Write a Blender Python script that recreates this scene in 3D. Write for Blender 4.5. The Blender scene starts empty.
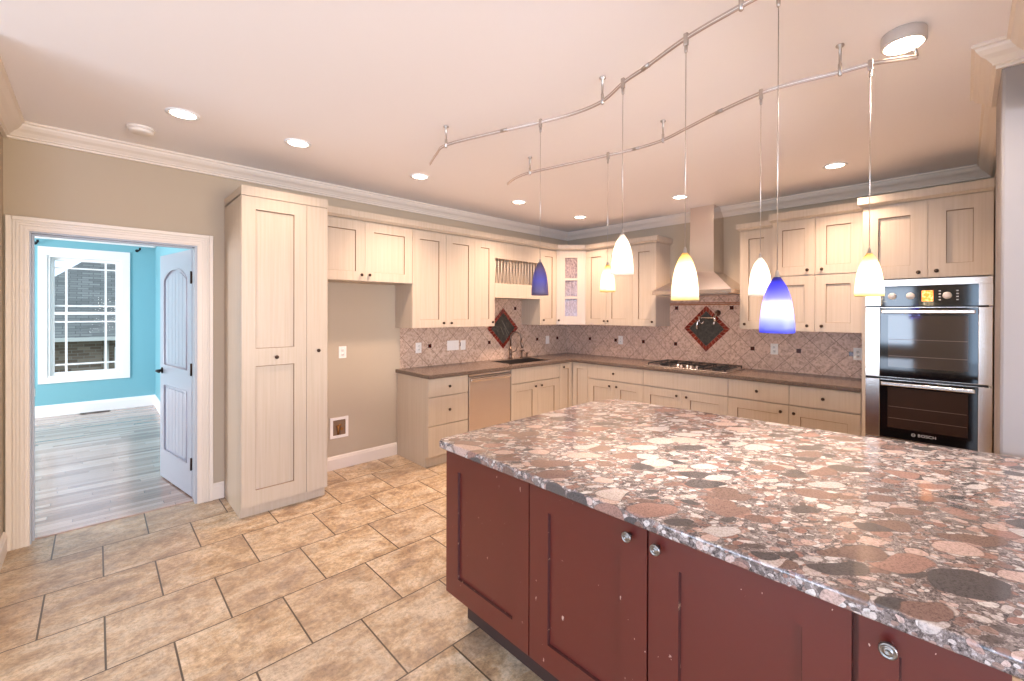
import bpy, bmesh, math, random
from mathutils import Vector, Matrix
random.seed(7)
S = bpy.context.scene
COL = S.collection

def srgb(r, g, b):
    f = lambda c: (c / 12.92 if c <= .04045 else ((c + .055) / 1.055) ** 2.4)
    return (f(r / 255), f(g / 255), f(b / 255), 1)

# ------------------------------------------------------------------ camera
H = 2.725
cam = bpy.data.cameras.new('camera')
co = bpy.data.objects.new('camera', cam); COL.objects.link(co)
cam.sensor_width = 36; cam.lens = 433.965 / 1024 * 36
cam.shift_x = -(533.89 - 512) / 1024
cam.shift_y = -(340.5 - 314.08) / 1024
cam.clip_start = .02
TH, ROLL, PIT = .7891, .0032, -.0036
fw = Vector((math.sin(TH) * math.cos(PIT), math.cos(TH) * math.cos(PIT), math.sin(PIT)))
rt = Vector((math.cos(TH), -math.sin(TH), 0)); up = rt.cross(fw)
r2 = rt * math.cos(ROLL) + up * math.sin(ROLL); u2 = up * math.cos(ROLL) - rt * math.sin(ROLL)
M = Matrix((r2, u2, -fw)).transposed().to_4x4(); M.translation = Vector((-5.0733, -4.3195, 1.524))
co.matrix_world = M
S.camera = co
# ------------------------------------------------------------------ exposure, world, daylight and fill lights
S.view_settings.view_transform = 'Standard'; S.view_settings.look = 'None'
S.view_settings.gamma = 1; S.view_settings.use_curve_mapping = False
S.view_settings.exposure = 0.50
W = bpy.data.worlds.new('sky'); S.world = W; W.use_nodes = True
bg = W.node_tree.nodes['Background']; bg.inputs[0].default_value = (.62, .80, 1.0, 1); bg.inputs[1].default_value = 1.4

def area(name, loc, target, sx, sy, power, color):
    l = bpy.data.lights.new(name, 'AREA'); l.shape = 'RECTANGLE'; l.size = sx; l.size_y = sy
    l.energy = power; l.color = color
    o = bpy.data.objects.new(name, l); COL.objects.link(o); o.location = loc
    o.rotation_euler = (Vector(target) - Vector(loc)).to_track_quat('-Z', 'Y').to_euler()
    return o
# daylight by west window and patio door; unseen south and bedroom fills added
area('daylight_west', (-9.3, -2.4, 1.5), (-6, -2.5, 3.3), 2.2, 1.5, 84, (.66, .80, 1))
area('daylight_patio_door', (-9.3, -5.4, 1.15), (-6, -5.2, 1.2), 2.0, 2.1, 66, (.52, .72, 1))
area('fill_south', (-3.7, -9.3, 1.4), (-4.2, -7, 3.4), 3.0, 1.8, 265, (1, .90, .79))  # added fill, tilted up to brighten the ceiling
area('fill_south_west', (-6.4, -9.3, 1.4), (-4.2, -4, 1.1), 1.7, 1.8, 190, (.48, .62, 1))  # added blue fill aimed at the island front
area('fill_bedroom', (-8.3, 2.6, 1.6), (-4.8, 3.2, .9), 2.2, 1.6, 150, (.97, .95, 1))  # added fill that brightens the bedroom from out of view

CAN_COL = (1, .74, .60)
# ------------------------------------------------------------------ materials
def mat(name, color=(.8, .8, .8, 1), rough=.5, metal=0, spec=.5, coat=0, coat_rough=.1):
    m = bpy.data.materials.new(name); m.use_nodes = True
    b = m.node_tree.nodes['Principled BSDF']
    b.inputs['Base Color'].default_value = color; b.inputs['Roughness'].default_value = rough
    b.inputs['Metallic'].default_value = metal; b.inputs['Specular IOR Level'].default_value = spec
    b.inputs['Coat Weight'].default_value = coat; b.inputs['Coat Roughness'].default_value = coat_rough
    return m
class NT:
    def __init__(s, m): s.m = m; s.t = m.node_tree; s.b = s.t.nodes['Principled BSDF']
    def n(s, typ, **kw):
        x = s.t.nodes.new(typ)
        for k, v in kw.items(): setattr(x, k, v)
        return x
    def l(s, a, b): s.t.links.new(a, b)
    def val(s, inp, v):
        if hasattr(v, 'is_output') or isinstance(v, bpy.types.NodeSocket): s.l(v, inp)
        else: inp.default_value = v
    def math(s, op, a, b=0, c=0):
        x = s.n('ShaderNodeMath', operation=op)
        for i, v in enumerate((a, b, c)): s.val(x.inputs[i], v)
        return x.outputs[0]
    def pos(s): return s.n('ShaderNodeTexCoord').outputs['Object']
    def wpos(s): return s.n('ShaderNodeNewGeometry').outputs['Position']
    def mapping(s, v, loc=(0, 0, 0), rot=(0, 0, 0), scale=(1, 1, 1)):
        x = s.n('ShaderNodeMapping'); s.l(v, x.inputs[0])
        x.inputs['Location'].default_value = loc; x.inputs['Rotation'].default_value = rot; x.inputs['Scale'].default_value = scale
        return x.outputs[0]
    def noise(s, v, scale, detail=4, rough=.55, dist=0):
        x = s.n('ShaderNodeTexNoise'); s.l(v, x.inputs['Vector'])
        x.inputs['Scale'].default_value = scale; x.inputs['Detail'].default_value = detail
        x.inputs['Roughness'].default_value = rough; x.inputs['Distortion'].default_value = dist
        return x
    def ramp(s, f, stops, interp='LINEAR'):
        x = s.n('ShaderNodeValToRGB'); s.val(x.inputs[0], f); cr = x.color_ramp; cr.interpolation = interp
        while len(cr.elements) < len(stops): cr.elements.new(.5)
        for e, (p, c) in zip(cr.elements, stops): e.position = p; e.color = c
        return x.outputs[0]
    def mix(s, f, a, b, typ='MIX'):
        x = s.n('ShaderNodeMix', data_type='RGBA', blend_type=typ)
        s.val(x.inputs[0], f); s.val(x.inputs[6], a); s.val(x.inputs[7], b)
        return x.outputs[2]
    def bump(s, h, strength=.2, dist=.005):
        x = s.n('ShaderNodeBump'); x.inputs['Strength'].default_value = strength; x.inputs['Distance'].default_value = dist
        s.l(h, x.inputs['Height']); s.l(x.outputs[0], s.b.inputs['Normal'])
    def base(s, c): s.l(c, s.b.inputs['Base Color'])
G = lambda v: (v, v, v, 1)

m_wall = mat('wall_paint', srgb(176, 165, 152), .75)
m_ceil = mat('ceiling_paint', srgb(249, 244, 242), .8)
m_trim = mat('trim_paint', srgb(230, 217, 202), .38)
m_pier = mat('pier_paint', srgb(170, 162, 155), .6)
m_white = mat('white_paint', srgb(240, 240, 240), .4)
m_blue = mat('blue_paint', srgb(104, 168, 190), .6)
m_plastic = mat('white_plastic', srgb(240, 232, 222), .35)
m_slot = mat('dark_slot', srgb(70, 60, 54), .5)
m_bronze = mat('dark_bronze', srgb(70, 54, 44), .38, .8)
m_black = mat('black_iron', srgb(28, 26, 26), .45, .3)
m_nickel = mat('satin_nickel', srgb(190, 180, 172), .3, 1)
m_chrome = mat('chrome', srgb(225, 220, 215), .12, 1)
m_blackglass = mat('black_glass', srgb(16, 16, 18), .06, 0, .6)
m_shadowgap = mat('dark_gap', srgb(40, 34, 30), .7)
m_brass = mat('brass_valve', srgb(150, 105, 60), .45, .7)
m_copper = mat('copper_liner', srgb(176, 112, 72), .35, .3)
m_sink = mat('dark_composite', srgb(48, 42, 38), .35)
m_slate = mat('slate', srgb(62, 58, 50), .7)
m_whiteink = mat('white_marking', srgb(225, 225, 225), .5)

# wall: faint mottling
nt = NT(m_wall); c = nt.noise(nt.wpos(), 1.3, 3)
nt.base(nt.mix(nt.math('MULTIPLY', c.outputs[0], .25), srgb(178, 165, 148), srgb(168, 155, 139)))

# cream glazed cabinets: faint vertical brush grain
m_cab = mat('cream_cabinet_paint', srgb(232, 218, 196), .42, coat=.15, coat_rough=.25)
nt = NT(m_cab); v = nt.mapping(nt.wpos(), scale=(60, 60, 1.6)); c = nt.noise(v, 1, 3)
nt.base(nt.ramp(c.outputs[0], [(.3, srgb(200, 180, 155)), (.55, srgb(206, 187, 163)), (.8, srgb(210, 192, 169))]))
m_glaze_shade = mat('umber_glaze_shade', srgb(140, 112, 84), .5)  # glaze in the panel recesses, with top-edge shade painted in

# island maroon paint with chips
m_maroon = mat('maroon_paint', srgb(112, 50, 44), .36, coat=.5, coat_rough=.3)
nt = NT(m_maroon); p = nt.wpos()
c = nt.noise(p, 2.2, 3); chips = nt.noise(nt.mapping(p, scale=(1, 1, .55)), 55, 3, .6); area_ = nt.noise(p, 3.5, 2)
mask = nt.math('MULTIPLY', nt.math('GREATER_THAN', chips.outputs[0], .72), nt.math('GREATER_THAN', area_.outputs[0], .5))
base = nt.mix(c.outputs[0], srgb(76, 30, 24), srgb(84, 36, 30))
nt.base(nt.mix(mask, base, srgb(176, 186, 178)))
m_maroon_edge = mat('worn_maroon_edge', srgb(84, 34, 28), .5)
nt = NT(m_maroon_edge); c = nt.noise(nt.mapping(nt.wpos(), scale=(1, 1, 1)), 26, 4, .7)
nt.base(nt.ramp(c.outputs[0], [(.60, srgb(66, 26, 22)), (.68, srgb(176, 140, 112))]))

# floor tile
TX, TY, PX, PY = -5.2703, -.3587, .4484, .4605
m_tile = mat('stone_floor_tile', srgb(205, 170, 130), .32, coat=.12, coat_rough=.2)
nt = NT(m_tile); p = nt.wpos()
br = nt.n('ShaderNodeTexBrick', offset=.5, offset_frequency=2, squash=1)
nt.l(nt.mapping(p, loc=(-TX + PX / 2 + PX * 40, -TY + PY * 40, 0)), br.inputs['Vector'])
for k, v in (('Color1', G(0)), ('Color2', G(1)), ('Mortar', G(.5)), ('Scale', 1), ('Mortar Size', .0042), ('Mortar Smooth', .2), ('Bias', 0), ('Brick Width', PX), ('Row Height', PY)):
    br.inputs[k].default_value = v
rand = nt.n('ShaderNodeSeparateColor'); nt.l(br.outputs['Color'], rand.inputs[0])
shift = nt.n('ShaderNodeCombineXYZ')
nt.l(nt.math('MULTIPLY', rand.outputs[0], 37), shift.inputs[0]); nt.l(nt.math('MULTIPLY', rand.outputs[0], 91), shift.inputs[2])
va = nt.n('ShaderNodeVectorMath', operation='ADD'); nt.l(p, va.inputs[0]); nt.l(shift.outputs[0], va.inputs[1])
n1 = nt.noise(va.outputs[0], 7, 12, .72, .3); n2 = nt.noise(va.outputs[0], 48, 6, .75); n3 = nt.noise(nt.mapping(va.outputs[0], rot=(0, 0, .5), scale=(1, 1.5, 1)), 4, 10, .72, .7)
c1 = nt.ramp(n1.outputs[0], [(.38, srgb(134, 108, 84)), (.47, srgb(172, 145, 116)), (.55, srgb(196, 171, 142)), (.64, srgb(216, 196, 172))])
c2 = nt.ramp(n3.outputs[0], [(.42, srgb(206, 182, 154)), (.5, srgb(190, 152, 108)), (.56, srgb(160, 124, 92)), (.63, srgb(134, 106, 88))])
c3 = nt.mix(.48, c1, c2)
c3 = nt.mix(.85, c3, nt.ramp(n2.outputs[0], [(.36, G(.55)), (.5, G(.96)), (.62, G(1.14))]), 'MULTIPLY')
c3 = nt.mix(nt.math('MULTIPLY', rand.outputs[0], .25), c3, srgb(150, 130, 116))
vein = nt.noise(va.outputs[0], 5, 8, .75, 2.5)
vm = nt.ramp(nt.math('ABSOLUTE', nt.math('SUBTRACT', vein.outputs[0], .5)), [(0, G(.6)), (.010, G(0))])
c3 = nt.mix(vm, c3, srgb(120, 84, 54))
nt.base(nt.mix(br.outputs['Fac'], c3, srgb(82, 64, 48)))
nt.bump(nt.math('SUBTRACT', nt.math('MULTIPLY', n2.outputs[0], .5), br.outputs['Fac']), .45, .003)
nt.l(nt.math('ADD', .24, nt.math('MULTIPLY', n2.outputs[0], .22)), nt.b.inputs['Roughness'])

# backsplash tile, laid on the diagonal
def splash(name, axis, u0):
    m = mat(name, srgb(200, 180, 165), .4)
    nt = NT(m); p = nt.wpos(); sp = nt.n('ShaderNodeSeparateXYZ'); nt.l(p, sp.inputs[0])
    cb = nt.n('ShaderNodeCombineXYZ'); nt.l(nt.math('SUBTRACT', sp.outputs[axis], u0), cb.inputs[0]); nt.l(nt.math('SUBTRACT', sp.outputs[2], 1.14), cb.inputs[1])
    T = .1565
    rv = nt.mapping(cb.outputs[0], rot=(0, 0, math.pi / 4)); rv = nt.mapping(rv, loc=(T * 60, T * 60, 0))
    br = nt.n('ShaderNodeTexBrick', offset=0, offset_frequency=2, squash=1); nt.l(rv, br.inputs['Vector'])
    for k, v in (('Color1', G(0)), ('Color2', G(1)), ('Mortar', G(.5)), ('Scale', 1), ('Mortar Size', .0026), ('Mortar Smooth', .4), ('Bias', 0), ('Brick Width', T), ('Row Height', T)):
        br.inputs[k].default_value = v
    a = nt.noise(p, 34, 6, .7, .8); b = nt.noise(p, 7, 3)
    c = nt.ramp(a.outputs[0], [(.38, srgb(174, 146, 127)), (.5, srgb(221, 197, 178)), (.62, srgb(240, 222, 205))])
    c = nt.mix(nt.math('MULTIPLY', b.outputs[0], .35), c, srgb(196, 170, 156))
    sc = nt.n('ShaderNodeSeparateColor'); nt.l(br.outputs['Color'], sc.inputs[0])
    c = nt.mix(nt.math('MULTIPLY', sc.outputs[0], .3), c, srgb(188, 166, 152))
    nt.base(nt.mix(br.outputs['Fac'], c, srgb(140, 112, 96)))
    nt.bump(nt.math('SUBTRACT', nt.math('MULTIPLY', a.outputs[0], .3), br.outputs['Fac']), .3, .002)
    return m
m_splA = splash('travertine_tile_back', 0, -1.539)
m_splB = splash('travertine_tile_right', 1, -1.774)
m_redglass = mat('red_glass_tile', srgb(112, 34, 24), .18)
nt = NT(m_redglass); c = nt.noise(nt.wpos(), 40, 2)
nt.base(nt.ramp(c.outputs[0], [(.35, srgb(92, 22, 16)), (.65, srgb(150, 52, 34))]))
m_darkred = mat('dark_accent_glass', srgb(74, 24, 18), .15)
nt = NT(m_slate); c = nt.noise(nt.wpos(), 22, 5, .7, 1)
nt.base(nt.ramp(c.outputs[0], [(.3, srgb(40, 36, 30)), (.55, srgb(70, 64, 54)), (.8, srgb(104, 92, 84))])); nt.bump(c.outputs[0], .4, .004)

# brown counter granite
m_granite = mat('brown_granite', srgb(120, 102, 90), .2)
nt = NT(m_granite); p = nt.wpos(); a = nt.noise(p, 160, 3, .7); b = nt.noise(p, 45, 3)
c = nt.ramp(a.outputs[0], [(.36, srgb(44, 34, 30)), (.46, srgb(88, 72, 62)), (.56, srgb(112, 94, 80)), (.66, srgb(170, 148, 130))])
nt.base(nt.mix(nt.math('MULTIPLY', b.outputs[0], .4), c, srgb(96, 78, 66)))

# conglomerate (river pebble) granite of the island
m_marin = mat('conglomerate_granite', srgb(150, 120, 110), .10, coat=.1, coat_rough=.03)
nt = NT(m_marin); P0 = nt.wpos()
wn = nt.noise(P0, 5, 2); wv = nt.n('ShaderNodeVectorMath', operation='SUBTRACT'); nt.l(wn.outputs['Color'], wv.inputs[0]); wv.inputs[1].default_value = (.5, .5, .5)
wsc = nt.n('ShaderNodeVectorMath', operation='SCALE'); nt.l(wv.outputs[0], wsc.inputs[0]); wsc.inputs['Scale'].default_value = .09
wa = nt.n('ShaderNodeVectorMath', operation='ADD'); nt.l(P0, wa.inputs[0]); nt.l(wsc.outputs[0], wa.inputs[1])
spz = nt.n('ShaderNodeSeparateXYZ'); nt.l(P0, spz.inputs[0]); cz = nt.n('ShaderNodeCombineXYZ'); nt.l(nt.math('MULTIPLY', spz.outputs[2], 1.2), cz.inputs[0]); nt.l(nt.math('MULTIPLY', spz.outputs[2], -.5), cz.inputs[1])
wz = nt.n('ShaderNodeVectorMath', operation='ADD'); nt.l(wa.outputs[0], wz.inputs[0]); nt.l(cz.outputs[0], wz.inputs[1]); PW = wz.outputs[0]
PAL = [(0, srgb(204, 191, 183)), (.10, srgb(138, 111, 102)), (.2, srgb(175, 145, 134)), (.3, srgb(105, 94, 90)), (.38, srgb(214, 205, 198)),
       (.5, srgb(153, 116, 104)), (.6, srgb(133, 121, 116)), (.7, srgb(202, 177, 166)), (.8, srgb(153, 127, 116)), (.9, srgb(195, 183, 176))]
PALBIG = [(0, srgb(129, 105, 95)), (.18, srgb(195, 183, 176)), (.30, srgb(160, 124, 111)), (.46, srgb(98, 90, 87)), (.56, srgb(199, 170, 157)), (.72, srgb(139, 111, 100)), (.82, srgb(92, 86, 85)), (.9, srgb(197, 180, 170))]
fine = nt.noise(P0, 150, 4, .75); mid = nt.noise(P0, 40, 5, .75, .8)
col = nt.ramp(nt.math('ADD', nt.math('MULTIPLY', fine.outputs[0], .5), nt.math('MULTIPLY', mid.outputs[0], .5)),
              [(.40, srgb(62, 55, 54)), (.47, srgb(109, 98, 94)), (.53, srgb(142, 129, 124)), (.61, srgb(193, 181, 176))])
def stones(col, scale, ang, stretch, r0, r1, thr, pal, grain, rimw=.5):
    vv = nt.mapping(nt.mapping(PW, rot=(0, 0, ang)), scale=(1, stretch, 1))
    vo = nt.n('ShaderNodeTexVoronoi', feature='F1', voronoi_dimensions='2D'); nt.l(vv, vo.inputs['Vector'])
    vo.inputs['Scale'].default_value = scale; vo.inputs['Randomness'].default_value = .95
    sc = nt.n('ShaderNodeSeparateColor'); nt.l(vo.outputs['Color'], sc.inputs[0])
    wob = nt.noise(P0, scale * 2.2, 3, .6)
    rad = nt.math('ADD', r0, nt.math('MULTIPLY', sc.outputs[1], r1 - r0))
    rel = nt.math('ADD', nt.math('SUBTRACT', rad, vo.outputs['Distance']), nt.math('MULTIPLY', nt.math('SUBTRACT', wob.outputs[0], .5), .22))
    rr = nt.math('ADD', nt.math('MULTIPLY', rel, 9), .5)
    m = nt.ramp(rr, [(.40, G(0)), (.60, G(1))])
    on = nt.math('GREATER_THAN', sc.outputs[2], thr)
    mm = nt.math('MULTIPLY', m, on)
    rimm = nt.math('MULTIPLY', nt.ramp(rr, [(.2, G(0)), (.45, G(rimw)), (.7, G(0))]), on)
    sc_col = nt.ramp(sc.outputs[0], pal, 'CONSTANT')
    g = nt.noise(P0, grain, 4, .8)
    gg = nt.ramp(g.outputs[0], [(.38, G(.56)), (.5, G(.92)), (.66, G(1.08))])
    sc_col = nt.mix(1, sc_col, gg, 'MULTIPLY')
    return nt.mix(rimm, nt.mix(mm, col, sc_col), srgb(89, 75, 71))
col = stones(col, 46, .9, 1.6, .25, .5, .35, PAL, 160, .35)
col = stones(col, 24, .7, 1.6, .25, .5, .42, PAL, 120, .4)
col = stones(col, 12, .8, 1.75, .25, .5, .5, PALBIG, 130)
col = stones(col, 5.7, .75, 1.7, .22, .48, .46, PALBIG, 190)
nt.base(col)

m_dial = mat('satin_dial', srgb(222, 216, 208), .35, .2)
# stainless
m_steel = mat('brushed_stainless', srgb(222, 212, 204), .27, 1)
nt = NT(m_steel); c = nt.noise(nt.mapping(nt.wpos(), scale=(2, 2, 900)), 1, 1)
nt.l(nt.math('ADD', .19, nt.math('MULTIPLY', c.outputs[0], .05)), nt.b.inputs['Roughness'])
m_steel_dw = mat('brushed_stainless_door', srgb(208, 190, 173), .36, .8)
nt = NT(m_steel_dw); c = nt.noise(nt.mapping(nt.wpos(), scale=(3, 3, 3)), 3, 4)
nt.l(nt.math('ADD', .26, nt.math('MULTIPLY', c.outputs[0], .25)), nt.b.inputs['Roughness'])
# oak floor of the bedroom
m_oak = mat('oak_plank', srgb(150, 120, 98), .22, coat=.3, coat_rough=.12)
nt = NT(m_oak); p = nt.wpos()
sp = nt.n('ShaderNodeSeparateXYZ'); nt.l(p, sp.inputs[0]); row = nt.math('FLOOR', nt.math('DIVIDE', nt.math('ADD', sp.outputs[1], 20.026), .062))
wn = nt.n('ShaderNodeTexWhiteNoise', noise_dimensions='1D'); nt.l(row, wn.inputs['W'])
cb = nt.n('ShaderNodeCombineXYZ'); nt.l(nt.math('ADD', nt.math('ADD', sp.outputs[0], 20), nt.math('MULTIPLY', wn.outputs[0], 5)), cb.inputs[0]); nt.l(nt.math('ADD', sp.outputs[1], 20.026), cb.inputs[1])
br = nt.n('ShaderNodeTexBrick', offset=0, offset_frequency=2, squash=1); nt.l(cb.outputs[0], br.inputs['Vector'])
for k, v in (('Color1', G(0)), ('Color2', G(1)), ('Mortar', G(.5)), ('Scale', 1), ('Mortar Size', .0012), ('Bias', 0), ('Brick Width', .8), ('Row Height', .062)):
    br.inputs[k].default_value = v
sc = nt.n('ShaderNodeSeparateColor'); nt.l(br.outputs['Color'], sc.inputs[0])
gn = nt.noise(nt.mapping(p, scale=(1.5, 26, 1)), 2.5, 5, .65)
c = nt.ramp(sc.outputs[0], [(0, srgb(142, 112, 94)), (.5, srgb(178, 150, 132)), (1, srgb(204, 180, 162))])
c = nt.mix(nt.math('MULTIPLY', gn.outputs[0], .45), c, srgb(116, 96, 86))
nt.base(nt.mix(br.outputs['Fac'], c, srgb(86, 68, 58)))
# outside
m_brick = mat('house_brick', srgb(120, 100, 85), .85)
nt = NT(m_brick); p = nt.wpos(); sp = nt.n('ShaderNodeSeparateXYZ'); nt.l(p, sp.inputs[0]); cb = nt.n('ShaderNodeCombineXYZ'); nt.l(sp.outputs[0], cb.inputs[0]); nt.l(sp.outputs[2], cb.inputs[1])
br = nt.n('ShaderNodeTexBrick'); nt.l(nt.mapping(cb.outputs[0], loc=(20, 20, 0)), br.inputs['Vector'])
for k, v in (('Color1', srgb(122, 100, 84)), ('Color2', srgb(166, 146, 126)), ('Mortar', srgb(150, 140, 128)), ('Scale', 1), ('Mortar Size', .006), ('Bias', -.2), ('Brick Width', .21), ('Row Height', .075)): br.inputs[k].default_value = v
nt.base(br.outputs['Color'])
m_shingle = mat('roof_shingle', srgb(128, 128, 124), .9)
nt = NT(m_shingle); p = nt.wpos()
br = nt.n('ShaderNodeTexBrick', offset=.37); nt.l(nt.mapping(p, loc=(30, 0, 0)), br.inputs['Vector'])
for k, v in (('Color1', srgb(112, 110, 104)), ('Color2', srgb(140, 138, 130)), ('Mortar', srgb(92, 90, 86)), ('Scale', 1), ('Mortar Size', .006), ('Bias', 0), ('Brick Width', .22), ('Row Height', .075)): br.inputs[k].default_value = v
nt.base(br.outputs['Color'])
m_gutter = mat('white_gutter', srgb(214, 208, 196), .6)
m_grass = mat('lawn', srgb(110, 120, 80), .9)
# glass
m_pane = bpy.data.materials.new('window_glass'); m_pane.use_nodes = True
t = m_pane.node_tree; t.nodes.clear(); out = t.nodes.new('ShaderNodeOutputMaterial'); tr = t.nodes.new('ShaderNodeBsdfTransparent'); gl = t.nodes.new('ShaderNodeBsdfGlossy'); gl.inputs['Roughness'].default_value = .02
mx = t.nodes.new('ShaderNodeMixShader'); mx.inputs[0].default_value = .0012; t.links.new(tr.outputs[0], mx.inputs[1]); t.links.new(gl.outputs[0], mx.inputs[2]); t.links.new(mx.outputs[0], out.inputs[0])
m_rain = mat('textured_glass', srgb(176, 158, 152), .12, 0, .6)
nt = NT(m_rain); c = nt.noise(nt.mapping(nt.wpos(), scale=(1, 1, .6)), 55, 3, .6); nt.bump(c.outputs[0], .5, .004); nt.b.inputs['Alpha'].default_value = .72
nt.base(nt.ramp(c.outputs[0], [(.35, srgb(120, 100, 96)), (.65, srgb(190, 168, 160))]))
def shade_mat(name, stops, z0, z1, t=.75):
    """blown glass: translucent body whose tint runs from rim to neck"""
    m = bpy.data.materials.new(name); m.use_nodes = True; nt = NT(m); T = nt.t
    sp = nt.n('ShaderNodeSeparateXYZ'); nt.l(nt.pos(), sp.inputs[0])
    f = nt.math('DIVIDE', nt.math('SUBTRACT', sp.outputs[2], z0), z1 - z0)
    c = nt.ramp(f, stops)
    tl = nt.n('ShaderNodeBsdfTranslucent'); nt.l(c, tl.inputs[0]); nt.base(c); nt.b.inputs['Roughness'].default_value = .2
    mx = nt.n('ShaderNodeMixShader'); mx.inputs[0].default_value = t; nt.l(nt.b.outputs[0], mx.inputs[1]); nt.l(tl.outputs[0], mx.inputs[2])
    nt.l(mx.outputs[0], T.nodes['Material Output'].inputs[0]); return m
SH = .186
m_sh_white = shade_mat('white_blown_glass', [(0, srgb(255, 250, 242)), (1, srgb(255, 248, 238))], -SH, 0)
m_sh_amber = shade_mat('amber_blown_glass', [(0, srgb(252, 236, 176)), (.12, srgb(255, 248, 232)), (.62, srgb(255, 249, 232)), (.84, srgb(253, 236, 184)), (1, srgb(244, 212, 140))], -SH, 0)
m_sh_blue = shade_mat('cobalt_blown_glass', [(0, srgb(130, 136, 250)), (.2, srgb(176, 182, 252)), (.45, srgb(222, 222, 250)), (.62, srgb(140, 140, 240)), (.8, srgb(110, 108, 232)), (1, srgb(90, 80, 150))], -SH, 0)
m_sh_navy = shade_mat('dusky_cobalt_glass', [(0, srgb(128, 112, 134)), (.45, srgb(106, 102, 176)), (.8, srgb(112, 98, 136)), (1, srgb(104, 88, 100))], -SH, 0, .5)
def emit(name, color, s):
    m = mat(name, color); b = m.node_tree.nodes['Principled BSDF']; b.inputs['Emission Color'].default_value = color; b.inputs['Emission Strength'].default_value = s; return m
m_can = emit('lamp_lens', (1, .84, .64, 1), 14)
m_bulb = emit('lamp_bulb', (1, .86, .66, 1), 8)
m_display = emit('amber_display', srgb(255, 150, 50), 1.3)
nt = NT(m_display); c = nt.n('ShaderNodeTexVoronoi'); nt.l(nt.mapping(nt.wpos(), scale=(1, 1, 1.4)), c.inputs['Vector']); c.inputs['Scale'].default_value = 70
nt.l(nt.ramp(c.outputs['Distance'], [(.25, srgb(255, 214, 150)), (.6, srgb(236, 120, 30))]), nt.b.inputs['Emission Color'])

def tint(m, rgb):
    nt = NT(m); i = nt.b.inputs['Base Color']; c = (*rgb, 1)
    if i.links: src = i.links[0].from_socket; nt.base(nt.mix(1, src, c, 'MULTIPLY'))
    else: i.default_value = tuple(a * b for a, b in zip(i.default_value, c))
tint(m_blue, (1.35, 1.14, 1.0)); tint(m_cab, (.89, .89, .90)); tint(m_tile, (1.1, 1.17, 1.2)); tint(m_maroon, (1.30, .80, .74))
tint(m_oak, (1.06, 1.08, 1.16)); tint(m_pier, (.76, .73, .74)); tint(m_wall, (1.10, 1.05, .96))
tint(m_splA, (.9, .82, .75)); tint(m_splB, (.95, .82, .75))

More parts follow.
